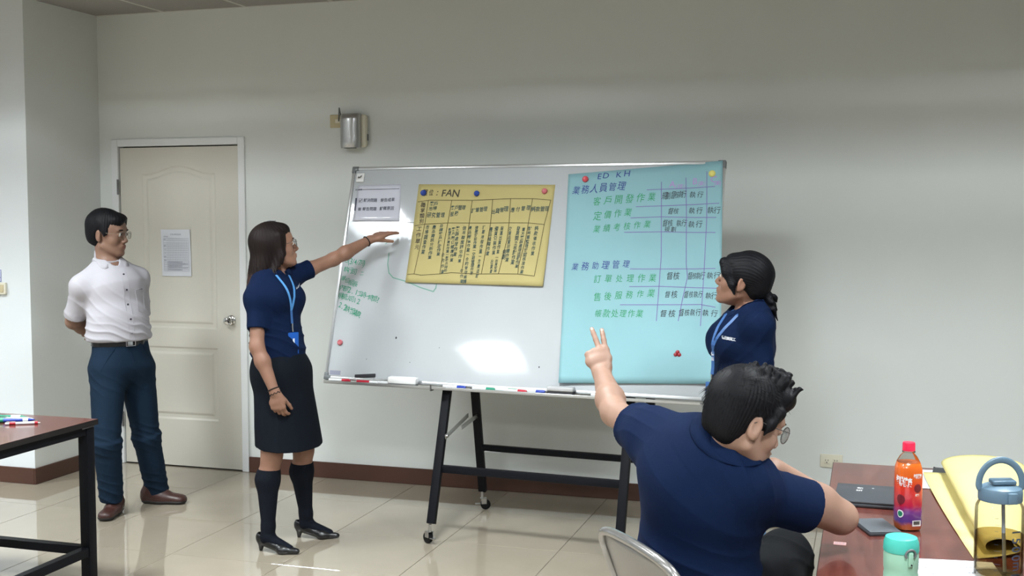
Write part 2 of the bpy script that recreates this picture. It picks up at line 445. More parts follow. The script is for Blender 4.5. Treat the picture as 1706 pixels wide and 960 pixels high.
# ceiling lamps: recessed tray, louvre blades, four tubes
li = 0
for lx in LAMP_X:
    for ly in LAMP_Y:
        li += 1
        col = ['leftmost', 'left-centre', 'right-centre', 'rightmost'][LAMP_X.index(lx)]; rw = ['nearest the whiteboard wall', 'in the middle row', 'in the rear row'][LAMP_Y.index(ly)]
        t = thing('ceiling_light', 'square louvred ceiling light, %s column, %s' % (col, rw), 'ceiling light', (lx, ly, CEIL), group='louvred lights in the ceiling grid')
        bm = bmesh.new()
        for lo, hi in (((-.295, -.295, -.004), (-.285, .295, .095)), ((.285, -.295, -.004), (.295, .295, .095)), ((-.285, -.295, -.004), (.285, -.285, .095)), ((-.285, .285, -.004), (.285, .295, .095))): add_box(bm, lo, hi, .002, 1)
        bmobj('frame', bm, M['trim'], t)
        bm = bmesh.new(); add_box(bm, (-.285, -.285, 0.086), (.285, .285, 0.095)); bmobj('reflector', bm, M['trim'], t)
        for k in range(5): box('louvre_blade', (-.1905 + .095 * k - .0005, -.284, 0.0), (-.1905 + .095 * k + .0005, .284, 0.035), M['alu'], t)
        for k in range(4): box('louvre_blade', (-.284, -.171 + .114 * k - .0005, 0.0), (.284, -.171 + .114 * k + .0005, 0.015), M['alu'], t)
        for k in range(4):
            ld = bpy.data.lights.new('tube', 'AREA'); ld.shape = 'RECTANGLE'; ld.size = 0.54; ld.size_y = 0.085
            ld.energy = TUBE_POWER; ld.color = TUBE_COL; ld.spread = TUBE_SPREAD
            lo_ = bpy.data.objects.new('tube', ld); link(lo_, t); lo_.location = (0, -0.18 + 0.12 * k, 0.082)

# baseboards
BH = 0.1005
def bb(name, lo, hi): slab(name, lo, hi, M['baseboard'], bevel=0.003, seg=1)
bb('baseboard_back', (DW + 0.052, -0.012, 0), (XR, 0, BH))
bb('baseboard_back_left', (XL, -0.012, 0), (-0.052, 0, BH))
bb('baseboard_left', (XL, YP - 0.012, 0), (XL + 0.012, -0.012, BH))
bb('baseboard_left_front', (XLL, YP - 0.0125, 0), (XL, YP - 0.0005, BH))

# door frame
bm = bmesh.new()
for lo, hi in (((-0.052, -0.014, 0), (-0.004, 0.09, DH + 0.052)), ((DW + 0.004, -0.014, 0), (DW + 0.052, 0.09, DH + 0.052)), ((-0.004, -0.014, DH + 0.004), (DW + 0.004, 0.09, DH + 0.052))):
    add_box(bm, lo, hi, 0.003, 1)
o = bmobj('trim_1', bm, M['trim']); o['kind'] = 'structure'
slab('gap_shade_panel', (-0.02, 0.052, -0.003), (DW + 0.02, 0.112, DH + 0.02), M['gap_shade'])  # unseen panel behind the leaf, its dark colour stands for shade in the gaps
# door leaf with moulded panels
dr = thing('door_1', None, None, (0, 0, 0)); dr['kind'] = 'structure'
NX, NZ = 150, 340
def panel_sd(x, z, x0, x1, z0, z1, arch):
    zt = z1
    if arch:
        u = (x - (x0 + x1) / 2) / ((x1 - x0) / 2)
        zt = z1 + arch * (0.5 + 0.5 * math.cos(PI * max(-1, min(1, u * 1.12))))
    return max(x0 - x, x - x1, z0 - z, z - zt)
def relief(d):
    if d > 0.0: return 0.0
    if d > -0.012: return 0.007 * (0.5 - 0.5 * math.cos(PI * (-d / 0.012)))
    if d > -0.030: return 0.007
    if d > -0.050: return 0.007 * (0.5 + 0.5 * math.cos(PI * (-d - 0.030) / 0.020))
    return 0.0
V = []; F = []
for j in range(NZ + 1):
    for i in range(NX + 1):
        x = 0.003 + (DW - 0.006) * i / NX; z = 0.008 + (DH - 0.012) * j / NZ
        d = min(panel_sd(x, z, 0.165, 0.715, 0.915, 1.925, 0.052), panel_sd(x, z, 0.165, 0.715, 0.315, 0.795, 0))
        V.append((x, 0.004 + relief(d), z))
for j in range(NZ):
    for i in range(NX):
        a = j * (NX + 1) + i; F.append((a, a + 1, a + NX + 2, a + NX + 1))
nb = len(V)
for x, z in ((0.003, 0.008), (DW - 0.003, 0.008), (DW - 0.003, DH - 0.004), (0.003, DH - 0.004)): V.append((x, 0.044, z))
c = [0, NX, NZ * (NX + 1) + NX, NZ * (NX + 1)]
F.append((nb + 3, nb + 2, nb + 1, nb))
for k in range(4):
    k2 = (k + 1) % 4; F.append((c[k], nb + k, nb + k2, c[k2]))
pymesh('leaf', V, F, M['door'], dr)
dm = Matrix.Translation((0.815, 0.004, 0.979)) @ Matrix.Rotation(PI / 2, 4, 'X')
kn = lathe('knob', [(0, 0), (0.033, 0), (0.033, 0.004), (0.028, 0.009), (0.013, 0.012), (0.011, 0.026), (0.018, 0.033), (0.027, 0.042), (0.028, 0.052), (0.022, 0.062), (0.010, 0.066), (0, 0.066)], M['chrome'], dr, 32, dm)
lathe('keyhole', [(0.0065, 0.0), (0.0065, 0.004), (0.004, 0.004), (0, 0.002)], M['steel_dark'], kn, 16, Matrix.Translation((0, 0, 0)) @ dm @ Matrix.Translation((0, 0, 0.064)))
for hz in (0.30, 1.84):
    bm = bmesh.new()
    add_tube(bm, [(-0.003, -0.017, hz - 0.05), (-0.003, -0.017, hz + 0.05)], 0.006, 10)
    add_box(bm, (-0.013, -0.0165, hz - 0.05), (0.004, -0.012, hz + 0.05), 0.001, 1)
    bmobj('hinge', bm, M['steel_dark'], dr, auto=0.6)

# notice on the door
nt_ = thing('door_notice', 'white printed table sheet taped on the cream door', 'paper', (0, 0, 0))
x0, x1, z0, z1 = 0.308, 0.526, 1.258, 1.562
def curl(u, v): return 0.0022 + 0.004 * (abs(u - 0.5) * 2) ** 3 * (v > 0.5) * (v - 0.5) * 2
V = []; F = []
for j in range(9):
    for i in range(7):
        u, v = i / 6, j / 8; V.append((x0 + (x1 - x0) * u + 0.004 * (1 - v), 0.001 - curl(u, v), z0 + (z1 - z0) * v))
for j in range(8):
    for i in range(6): a = j * 7 + i; F.append((a, a + 1, a + 8, a + 7))
sh = pymesh('sheet', V, F, M['paper_plain'], nt_, smooth=True)
P_ = lambda s, t: (x0 + s + 0.004 * (1 - t / (z1 - z0)), -0.0045 - 0.004 * abs(s / .218 - .5) ** 3, z0 + t)
wr = Writing(P_)
for k, t in enumerate((0.233, 0.246, 0.216, 0.204, 0.192, 0.180, 0.168, 0.156, 0.144, 0.132, 0.120, 0.108, 0.098, 0.086, 0.074, 0.060, 0.046, 0.034)):
    wr.line([(0.018, t), (0.205, t)], 0.0012 if k < 13 else 0.0016)
for s in (0.018, 0.046, 0.058, 0.070, 0.082, 0.094, 0.106, 0.118, 0.130, 0.142, 0.154, 0.166, 0.178, 0.190, 0.205): wr.line([(s, 0.246), (s, 0.098)], 0.0008)
for s in (0.018, 0.046, 0.205): wr.line([(s, 0.098), (s, 0.034)], 0.0012)
wr.text('工作分配登記表', 0.075, 0.272, 0.145, 0.272, 0.0105)
for t, txt in ((0.257, '部門日期'), (0.239, '項目'), (0.198, '組別'), (0.174, '上午'), (0.15, '下午'), (0.126, '晚間'), (0.103, '備註')):
    wr.text(txt, 0.024, t, 0.024 + 0.008 * (len(txt) - 1), t, 0.008)
for k in range(5): wr.text('說明事項請依規定時間填寫完成後交回', 0.052, 0.092 - k * 0.0125, 0.052 + (0.14 if k % 2 else 0.10), 0.092 - k * 0.0125, 0.008)
wr.build('print', M['ink_grey'], nt_)

# wall plate with switch and the grey wall-mounted dispenser
wp = thing('wall_plate', 'small beige wall plate beside the grey wall dispenser', 'wall plate', (1.597, 0, 2.232))
box('plate', (-0.062, -0.009, -0.040), (0.060, 0, 0.040), M['plastic_beige'], wp, 0.004, auto=0.6)
bm = bmesh.new(); add_box(bm, (-0.025, -0.013, -0.012), (0.012, -0.008, 0.012), 0.002, 1); bmobj('rocker', bm, M['plastic_cream'], wp)
bm = bmesh.new(); add_tube(bm, [(0.0, -0.013, 0.0), (0.012, -0.03, 0.078), (0.035, -0.034, -0.02), (0.058, -0.03, -0.034)], 0.004, 8); bmobj('lead', bm, M['grey_plastic'], wp, auto=0.8)
dp = thing('wall_dispenser', 'rounded grey metallic dispenser hung high on the back wall', 'dispenser', (1.712, 0, 2.168))
box('back_shell', (-0.050, -0.042, -0.100), (0.082, 0, 0.100), M['plastic_cream'], dp, 0.022, 4, auto=0.7)
bm = bmesh.new()
prof = []
for k in range(17):
    a = PI * k / 16; prof.append((-0.0165 + 0.066 * -math.cos(a), -0.040 - 0.058 * math.sin(a) ** 0.7))
rows = []
for q in range(13):
    v = q / 12; zz = -0.103 + 0.206 * v; sc = 1 - 0.35 * max(0, (v - 0.86) / 0.14) ** 2 - 0.12 * max(0, (0.08 - v) / 0.08)
    rows.append([bm.verts.new((-0.0165 + (x + 0.0165) * (0.94 + 0.06 * sc), -0.040 + (y + 0.040) * sc, zz)) for x, y in prof])
for A, B in zip(rows, rows[1:]):
    for k in range(16): bm.faces.new((A[k], A[k + 1], B[k + 1], B[k]))
bm.faces.new(rows[0]); bm.faces.new(list(reversed(rows[-1])))
bmobj('front_cover', bm, M['steel'], dp, auto=0.8)
box('spout_slot', (-0.05, -0.08, -0.108), (0.02, -0.045, -0.1025), M['steel_dark'], dp, 0.002, 1)
box('side_window', (0.0825, -0.03, -0.06), (0.0835, -0.012, -0.02), M['steel_dark'], dp)

# twin socket low on the back wall
so = thing('wall_socket', 'cream double socket plate low on the back wall', 'socket', (4.550, 0, 0.302))
pl = box('plate', (-0.060, -0.007, -0.037), (0.060, 0, 0.037), M['plastic_cream'], so, 0.003, auto=0.6)
for sx in (-0.024, 0.024):
    f = box('outlet', (sx - 0.015, -0.0095, -0.014), (sx + 0.015, -0.006, 0.014), M['plastic_cream'], so, 0.003, auto=0.6)
    bm = bmesh.new()
    for lo, hi in (((sx - .008, -.0101, 0), (sx - .0055, -.0094, .009)), ((sx + .0055, -.0101, 0), (sx + .008, -.0094, .009)), ((sx - .0025, -.0101, -.010), (sx + .0025, -.0094, -.005))): add_box(bm, lo, hi)
    bmobj('slots', bm, M['pen_black'], f)
# switch box and notice at the left picture edge
sb = thing('switch_box', 'cream switch box on the pillar at the left edge', 'switch', (-0.385, YP - 0.0005, 1.207))
box('housing', (-0.075, -0.020, -0.036), (0.066, 0, 0.036), M['plastic_cream'], sb, 0.004, auto=0.6)
for k in (-1, 0, 1): box('rocker', (k * .04 - .018, -0.024, -0.024), (k * .04 + .014, -0.018, 0.024), M['plastic_beige'], sb, 0.003, auto=0.6)
ns = thing('switch_notice', 'small white sign with dark blue border above the switch box', 'sign', (-0.43, YP - 0.0005, 1.283))
box('card', (-0.09, -0.002, -0.036), (0.070, 0, 0.040), M['white_paper'], ns)
wr = Writing(lambda s, t: (s, -0.0026, t))
wr.line([(-.088, .037), (.066, .037), (.066, -.034), (-.088, -.034), (-.088, .037)], .003)
wr.line([(.03, .037), (.055, -.01), (.066, -.01)], .003)
wr.text('請隨手關燈', -0.07, 0.005, 0.03, 0.005, 0.02)
wr.build('print', M['ink_navy'], ns)

# writing copied from the posters: text, first character centre, last character centre (metres on the board), height, width factor
BLUE_TEXT={'navy': [('ED',1.454,1.132,1.488,1.136,0.032,1.1),('KH',1.557,1.14,1.599,1.146,0.033,1.1),('業務人員管理',1.335,1.058,1.576,1.08,0.046,0.85),('業務助理管理',1.368,0.649,1.635,0.669,0.041,0.85)],'green': [('客戶開發作業',1.452,0.998,1.738,1.021,0.045,0.85),('定價作業',1.462,0.92,1.622,0.94,0.045,0.85),('業績考核作業',1.465,0.85,1.727,0.877,0.042,0.85),('訂單处理作業',1.492,0.588,1.776,0.6,0.041,0.85),('售後服務作業',1.499,0.495,1.775,0.522,0.04,0.85),('帳款处理作業',1.513,0.411,1.725,0.417,0.04,0.85)],'black': [('規劃',1.804,1.026,1.822,1.026,0.038,0.6),('督核',1.848,1.03,1.867,1.03,0.038,0.55),('執行',1.887,1.033,1.903,1.033,0.038,0.55),('執行',1.947,1.03,1.985,1.03,0.034,0.9),('督核',1.842,0.945,1.869,0.945,0.034,0.8),('執行',1.949,0.947,1.987,0.947,0.034,0.9),('執行',2.044,0.947,2.076,0.947,0.034,0.9),('督核',1.818,0.882,1.844,0.882,0.038,0.7),('執行',1.888,0.882,1.914,0.883,0.034,0.7),('規劃',1.83,0.849,1.862,0.849,0.028,0.9),('執行',1.952,0.876,1.99,0.877,0.034,0.9),('督核',1.862,0.611,1.895,0.612,0.036,0.8),('督核執行',1.964,0.613,2.026,0.614,0.036,0.6),('執行',2.063,0.615,2.097,0.616,0.033,0.9),('督核',1.858,0.517,1.892,0.518,0.036,0.8),('督核執行',1.952,0.519,2.022,0.521,0.036,0.6),('執行',2.062,0.514,2.092,0.515,0.033,0.9),('督核',1.845,0.421,1.887,0.422,0.036,0.9),('督核執行',1.934,0.428,2.017,0.431,0.036,0.7),('執行',2.054,0.429,2.097,0.427,0.036,0.9)],'purple': [('A',1.839,1.086,1.839,1.086,0.032,1.0),('(主管)',1.857,1.075,1.9,1.075,0.024,0.7),('B',1.954,1.1,1.954,1.1,0.031,1.0),('(課長)',1.972,1.087,2.005,1.086,0.023,0.6),('C',2.048,1.107,2.048,1.107,0.032,1.0),('(課員)',2.056,1.088,2.083,1.087,0.023,0.6)]}
BLUE_LINES=[[(1.782,1.098),(1.811,0.713),(1.812,0.549),(1.812,0.382)],[(1.906,1.119),(1.923,0.92),(1.94,0.674),(1.951,0.605),(1.934,0.491),(1.921,0.386)],[(2.011,1.148),(2.027,0.908),(2.032,0.652),(2.033,0.364)],[(1.71,1.057),(2.056,1.069)],[(1.661,0.968),(2.083,0.982)],[(1.638,0.909),(1.793,0.915),(2.073,0.909)],[(1.611,0.833),(1.802,0.837),(2.075,0.832)],[(1.657,0.643),(2.087,0.65)],[(1.661,0.552),(1.817,0.557),(2.113,0.551)],[(1.622,0.458),(2.026,0.47),(2.1,0.457)]]
YELLOW_TEXT={'dark': [('單位',0.468,1.05,0.505,1.053,0.038,0.7),('：',0.542,1.048,0.542,1.048,0.034,1.0),('F',0.581,1.048,0.581,1.048,0.041,1),('A',0.613,1.05,0.613,1.05,0.041,1.0),('N',0.653,1.047,0.653,1.047,0.04,1.0),('職掌類別',0.466,0.982,0.467,0.89,0.027,1.0),('工作單元',0.46,0.846,0.461,0.743,0.029,1)],'teal': [('客戶',0.517,0.99,0.54,0.989,0.023,1.0),('市場',0.514,0.96,0.538,0.963,0.024,1.0),('研究管理',0.508,0.924,0.59,0.925,0.027,0.8),('客戶管理',0.643,0.966,0.708,0.967,0.027,0.8),('服務',0.644,0.929,0.67,0.934,0.027,0.8),('訂單管理',0.767,0.949,0.835,0.959,0.027,0.8),('出貨管理',0.883,0.943,0.954,0.959,0.027,0.85),('應付管理',0.992,0.953,1.079,0.965,0.028,0.8),('帳款管理',1.108,0.956,1.183,0.959,0.028,0.8),('市場調查作業',0.508,0.856,0.501,0.717,0.026,0.8),('產品資訊分析作業',0.548,0.857,0.545,0.687,0.021,1.0),('目標客戶訂定作業',0.59,0.863,0.593,0.706,0.02,1),('新增客戶資料作業一新客戶拜訪',0.642,0.844,0.648,0.617,0.017,1),('客戶關係維護作業',0.663,0.845,0.675,0.674,0.021,0.9),('客訴處理作業',0.687,0.85,0.691,0.706,0.024,0.8),('信用額度評估作業',0.726,0.852,0.722,0.67,0.021,0.9),('合約作業',0.621,0.703,0.631,0.608,0.022,0.8),('產品報價作業一合約管理維護',0.76,0.854,0.767,0.558,0.021,0.85),('年作業',0.741,0.616,0.749,0.558,0.02,0.9),('接單確認作業一交期管理作業',0.797,0.855,0.799,0.604,0.02,0.9),('訂單排程作業一生產追蹤',0.838,0.857,0.834,0.59,0.023,0.7),('產品檢驗作業',0.88,0.845,0.877,0.713,0.025,0.75),('備貨包裝作業',0.911,0.849,0.911,0.718,0.025,0.75),('出貨單',0.908,0.669,0.909,0.615,0.023,0.6),('裝運出貨作業',0.943,0.851,0.935,0.723,0.024,0.7),('一出貨安排',0.933,0.692,0.933,0.618,0.018,0.9),('交貨品質回饋作業',0.989,0.85,0.992,0.68,0.023,0.75),('規劃',0.971,0.722,0.971,0.696,0.026,0.8),('發票開立核對作業',1.035,0.85,1.025,0.667,0.025,0.75),('重大客訴處理追蹤作業',1.065,0.846,1.05,0.645,0.021,0.85),('對帳單整理確認核准作業',1.099,0.85,1.082,0.615,0.022,0.85),('帳款催收作業',1.137,0.852,1.13,0.716,0.024,0.8)]}
YELLOW_LINES=[[(0.432,1.0),(0.502,1.009),(0.633,1.008),(0.753,1.007),(0.87,1.011),(0.973,1.015),(1.097,1.014),(1.198,1.006)],[(0.431,0.864),(0.491,0.873),(0.626,0.88),(0.752,0.88),(0.874,0.88),(0.979,0.882),(1.088,0.881),(1.177,0.873)],[(0.426,0.59),(0.465,0.593),(0.508,0.587),(0.617,0.596),(0.683,0.604),(0.856,0.6),(0.954,0.603),(1.061,0.603),(1.154,0.594)],[(0.493,1.009),(0.49,0.88),(0.481,0.768),(0.465,0.593)],[(0.633,1.008),(0.62,0.786),(0.617,0.596)],[(0.753,1.007),(0.749,0.787),(0.742,0.604)],[(0.871,1.01),(0.874,0.88),(0.869,0.788),(0.856,0.6)],[(0.973,1.016),(0.979,0.881),(0.978,0.789),(0.953,0.603)],[(1.097,1.014),(1.088,0.881),(1.082,0.79),(1.06,0.646),(1.062,0.603)],[(1.199,1.005),(1.177,0.875),(1.154,0.594)]]
GREEN_TEXT=[('日(3/4/7月)',0.039,0.663,0.15,0.65,0.031,0.8),('執行司',0.043,0.615,0.094,0.601,0.031,1.0),('二',0.144,0.592,0.144,0.592,0.023,1.0),('單位組長',0.034,0.563,0.112,0.531,0.031,1.0),('內部2.1工時一時間?',0.034,0.512,0.264,0.446,0.031,1),('展開以司12',0.032,0.464,0.146,0.435,0.03,1.0),('2.2執行工業績?',0.036,0.413,0.166,0.36,0.032,0.9)]
GREEN_LINES=[[(0.293,0.709),(0.294,0.648),(0.309,0.598),(0.338,0.572),(0.42,0.553),(0.506,0.522),(0.587,0.501),(0.599,0.521),(0.6,0.541)]]
FAINT_LINES=[[(0.342,0.883),(0.43,0.883)]]
SLIDE_TEXT=[('解決問題',0.106,1.011,0.169,1.01,0.021,0.95),('報告成果',0.212,1.01,0.278,1.013,0.021,0.95),('☑',0.077,1.008,0.077,1.008,0.021,1.0),('▦',0.079,0.958,0.079,0.958,0.021,1.0),('報告問題',0.108,0.959,0.173,0.96,0.021,0.95),('解釋原因',0.213,0.962,0.281,0.963,0.021,0.95),('報告架構',0.039,1.072,0.07,1.073,0.01,0.9)]

# ================================================================== mobile whiteboard
BO = Vector((1.92, -0.889, 0.768)); BA = Vector((math.cos(-0.069), math.sin(-0.069), 0))
_bn = Vector((-math.sin(-0.069), math.cos(-0.069), 0))
BU = Vector((0, 0, math.cos(0.289))) + _bn * math.sin(0.289); BN = BA.cross(BU)      # BN points out of the board, to the room
BW, BHh = 2.1, 1.206
def onboard(s, t, off=0.0): return BO + BA * s + BU * t + BN * off
BM = frame_mtx(BO, BA, BU, BN)
def rebase(t):
    for ch in t.children: ch.location = ch.location - t.location
wb = thing('mobile_whiteboard', 'large whiteboard tilted on a black wheeled A-frame stand', 'whiteboard', (3.1, -0.85, 0))
box('writing_surface', (0.012, 0.012, -0.012), (BW - 0.012, BHh - 0.012, 0.0), M['board'], wb, 0, mtx=BM)
box('back_panel', (0.012, 0.012, -0.018), (BW - 0.012, BHh - 0.012, -0.0121), M['eraser_grey'], wb, 0, mtx=BM)
for nm, lo, hi in (('frame_rail', (0.03, BHh - 0.018, -0.020), (BW - 0.03, BHh, 0.006)), ('frame_rail', (0.0, 0.03, -0.020), (0.018, BHh - 0.03, 0.006)), ('frame_rail', (BW - 0.018, 0.03, -0.020), (BW, BHh - 0.03, 0.006)), ('frame_rail', (0.03, 0.0, -0.020), (BW - 0.03, 0.018, 0.006))):
    box(nm, lo, hi, M['alu'], wb, 0.003, 2, mtx=BM, auto=0.7)
for sx, sy in ((0, 0), (1, 0), (0, 1), (1, 1)):
    x0, y0 = sx * (BW - 0.036), sy * (BHh - 0.036)
    bm = bmesh.new()
    ys = (y0, y0 + 0.020) if sy == 0 else (y0 + 0.016, y0 + 0.036); xs = (x0, x0 + 0.020) if sx == 0 else (x0 + 0.016, x0 + 0.036)
    add_box(bm, (x0 - 0.002, ys[0] - 0.002, -0.022), (x0 + 0.038, ys[1] + 0.002, 0.009), 0.004, 2, BM)
    add_box(bm, (xs[0] - 0.002, y0 - 0.002, -0.0215), (xs[1] + 0.002, y0 + 0.038, 0.0088), 0.004, 2, BM)
    bmobj('corner_cap', bm, M['grey_plastic'], wb, auto=0.7)
# pen tray below the bottom rail
HB = Vector((0, 0, 1)); TF = Vector((_bn.x, _bn.y, 0)) * -1
TMx = frame_mtx(BO, BA, TF, HB)              # x along, y out to the room, z up
bm = bmesh.new()
add_box(bm, (0.03, -0.004, -0.012), (BW - 0.03, 0.062, -0.007), 0.0015, 1, TMx)
add_box(bm, (0.03, 0.057, -0.012), (BW - 0.03, 0.062, 0.004), 0.002, 1, TMx)
bmobj('pen_tray', bm, M['alu'], wb, auto=0.7)
for s in (0.665, 1.685):
    bm = bmesh.new(); add_box(bm, (s - 0.004, -0.002, -0.020), (s + 0.004, 0.066, -0.0125), 0.001, 1, TMx); add_box(bm, (s - 0.004, 0.0625, -0.0125), (s + 0.004, 0.066, 0.014), 0.001, 1, TMx)
    bmobj('tray_bracket', bm, M['steel_dark'], wb)
def beam(name, a, b, wx, wy, material, up=(1, 0, 0), parent=None, bevel=0.003, **kw):
    a, b = Vector(a), Vector(b); d = (b - a); L = d.length; d.normalize(); x = Vector(up); x = (x - d * x.dot(d)).normalized(); y = d.cross(x)
    return box(name, (-wx / 2, -wy / 2, 0), (wx / 2, wy / 2, L), material, parent, bevel, 2, mtx=frame_mtx(a, x, y, d), auto=0.7, **kw)
def caster(pos, yaw):
    x, y = pos
    c = tube('caster_stem', [(x, y, 0.062), (x, y, 0.10)], 0.008, M['steel'], wb, 10)
    ca, sa = math.cos(yaw), math.sin(yaw); ox, oy = x + ca * 0.018, y + sa * 0.018
    bm = bmesh.new()
    mt_ = Matrix.Translation((ox, oy, 0)) @ Matrix.Rotation(yaw, 4, 'Z')
    for s in (-1, 1):
        add_box(bm, (-0.024, s * 0.015 - 0.001, 0.032), (0.006, s * 0.015 + 0.001, 0.064), 0.001, 1, mt_)
    add_box(bm, (-0.030, -0.016, 0.062), (0.006, 0.016, 0.065), 0.001, 1, mt_)
    add_box(bm, (-0.058, -0.012, 0.030), (-0.028, 0.012, 0.034), 0.001, 1, mt_)
    bmobj('fork', bm, M['steel'], c)
    lathe('wheel', [(0, -0.011), (0.010, -0.012), (0.022, -0.012), (0.028, -0.009), (0.0285, 0.0), (0.028, 0.009), (0.022, 0.012), (0.010, 0.012), (0, 0.011)], M['rubber'], c, 28,
          mt_ @ Matrix.Translation((0, 0, 0.0285)) @ Matrix.Rotation(PI / 2, 4, 'X'))
def sx(s, y): return Vector((2.64, 0, 0)) + BA * s + Vector((0, y, 0))
SL = 0.985
for s, ya in ((0, 0.0), (SL, 0.0)):
    b0 = sx(s, -1.19); b1 = sx(s, -0.41) + Vector((0.035, 0, 0)); top = sx(s, -0.735); top.z = 1.22
    dirf = (top - Vector((b0.x, b0.y, 0.0))).normalized(); dirb = (top - Vector((b1.x, b1.y, 0.0))).normalized()
    fa = Vector((b0.x, b0.y, 0.0)) + dirf * 0.105; ba_ = Vector((b1.x, b1.y, 0.0)) + dirb * 0.105
    beam('front_leg', fa, top - dirf * 0.01, 0.044, 0.030, M['black_metal'], BA, wb)
    beam('rear_leg', ba_, top + Vector((0.05, 0, 0.0)) - dirb * 0.02, 0.044, 0.030, M['black_metal'], BA, wb)
    caster((fa.x - dirf.x * 0.05, fa.y - dirf.y * 0.05), 2.6); caster((ba_.x, ba_.y - 0.01), 0.4)
    q0 = fa + dirf * ((0.535 - fa.z) / dirf.z); q1 = ba_ + dirb * ((0.545 - ba_.z) / dirb.z)
    mid = q0.lerp(q1, 0.62) + Vector((0.024, 0, 0.0))
    beam('folding_brace', q0 + Vector((0.024, -0.02, -0.02)), mid + Vector((0, 0.03, 0.035)), 0.004, 0.024, M['alu'], (1, 0, 0), wb, 0.001)
    beam('folding_brace', mid + Vector((0.004, -0.09, -0.012)), q1 + Vector((0.028, 0.02, 0.012)), 0.004, 0.024, M['alu'], (1, 0, 0), wb, 0.001)
    tube('bolt', [q0 + Vector((0.018, -0.01, -0.015)), q0 + Vector((0.036, -0.01, -0.015))], 0.009, M['steel'], wb, 12)
    tube('bolt', [q1 + Vector((0.020, 0.01, 0.008)), q1 + Vector((0.036, 0.01, 0.008))], 0.009, M['steel'], wb, 12)
    # pivot arm carrying the board
    beam('pivot_arm', top, onboard((top - BO).dot(BA), (Vector((0, 0, 1.25)) - Vector((0, 0, BO.z))).z / BU.z, -0.02), 0.03, 0.03, M['black_metal'], BA, wb)
a = sx(0, -1.045); b = sx(SL, -1.045)
beam('cross_bar', (a.x + 0.02, a.y, 0.358), (b.x - 0.02, b.y, 0.358), 0.028, 0.038, M['black_metal'], (0, 1, 0), wb)
a = sx(0, -0.512); b = sx(SL, -0.512)
ub = beam('cross_bar', (a.x + 0.06, a.y, 0.366), (b.x + 0.01, b.y, 0.366), 0.028, 0.034, M['black_metal'], (0, 1, 0), wb)
beam('bar_sticker', (a.x + 0.075, a.y - 0.0145, 0.350), (a.x + 0.17, a.y - 0.0145 - 0.006, 0.350), 0.0006, 0.008, M['card_white'], (0, 1, 0), ub, 0.0)
wr = Writing(lambda s, t: onboard(s, t, 0.0006))
for l in GREEN_LINES: wr.line(l, 0.006)
wr.build('marker_line', M['ink_palegreen'], wb)
wr = Writing(lambda s, t: onboard(s, t, 0.0007))
for e in GREEN_TEXT: wr.text(*e, jit=0.12, slant=0.15, off=0.004)
wr.text('弓', 0.262, 0.775, 0.262, 0.775, 0.03, jit=0.1)
wr.build('green_handwriting', M['ink_boardgreen'], wb)
wr = Writing(lambda s, t: onboard(s, t, 0.0005))
for l in FAINT_LINES: wr.line(l, 0.003)
for s, t, r in ((0.401, 0.243, 0.005), (1.225, 0.124, 0.0035), (0.50, 0.115, 0.002), (0.66, 0.2, 0.002), (0.24, 0.12, 0.002), (0.20, 0.02, 0.001)):
    wr.quad([(s + r * math.cos(k * 1.05), t + 1.4 * r * math.sin(k * 1.05)) for k in range(6)])
wr.build('marker_dots', M['ink_black'], wb)
box('maker_plate', (0.022, 0.020, 0.0), (0.100, 0.056, 0.0006), M['eraser_grey'], wb, 0, mtx=BM)
bm = bmesh.new(); add_box(bm, (0.028, 0.026, 0.0006), (0.094, 0.050, 0.0009), 0, 1, BM); bmobj('plate_print', bm, M['ink_grey'], wb)
rebase(wb)

def sheet(name, label, cat, TLc, TRc, BRc, BLc, material, off, nx=16, ny=20, thick=0.0006, group=None):
    """one sheet of paper, bilinear between four corners on the board; off(u, v) lifts it"""
    t = thing(name, label, cat, onboard(*TLc))
    def uv(u, v):
        a = [TLc[i] + (TRc[i] - TLc[i]) * u for i in (0, 1)]; b = [BLc[i] + (BRc[i] - BLc[i]) * u for i in (0, 1)]
        return a[0] + (b[0] - a[0]) * v, a[1] + (b[1] - a[1]) * v
    V = []; F = []
    for k in (1, 0):
        for j in range(ny + 1):
            for i in range(nx + 1):
                s, tt = uv(i / nx, j / ny); V.append(onboard(s, tt, off(i / nx, j / ny) + thick * k))
    W = nx + 1; n0 = W * (ny + 1)
    for j in range(ny):
        for i in range(nx):
            a = j * W + i; F.append((a, a + W, a + W + 1, a + 1)); F.append((n0 + a, n0 + a + 1, n0 + a + W + 1, n0 + a + W))
    edge = [i for i in range(W)] + [j * W + nx for j in range(1, ny + 1)] + [ny * W + i for i in range(nx - 1, -1, -1)] + [j * W for j in range(ny - 1, 0, -1)]
    for k in range(len(edge)):
        a, b = edge[k], edge[(k + 1) % len(edge)]; F.append((a, b, n0 + b, n0 + a))
    pymesh('sheet', V, F, material, t, smooth=False)
    me = t.children[0].data
    me.polygons.foreach_set('use_smooth', [i < 2 * nx * ny for i in range(len(me.polygons))])
    x0, y0 = TLc
    def inv(s, tt):     # board -> u, v (two fixed-point steps are enough)
        u, v = 0.5, 0.5
        for _ in range(6):
            a, b = uv(u, v); u += (s - a) / (TRc[0] - TLc[0]); v += (b - tt) / (TLc[1] - BLc[1])
        return u, v
    def place(s, tt, h=0.0011):
        u, v = inv(s, tt); return onboard(s, tt, off(min(max(u, 0), 1), min(max(v, 0), 1)) + thick + h)
    t['_'] = 0; del t['_']
    return t, place
off_b = lambda u, v: 0.0012 + 0.010 * max(0, v - 0.75) ** 1.5 * 8 * (1 - 0.4 * u) + 0.0025 * (1 + math.sin(u * 7 + 1)) * min(1, v * 3) * 0.5 + 0.006 * max(0, 0.10 - u) * 10 * v + 0.0072 * min(1, max(0, (u - 0.84) / 0.09))
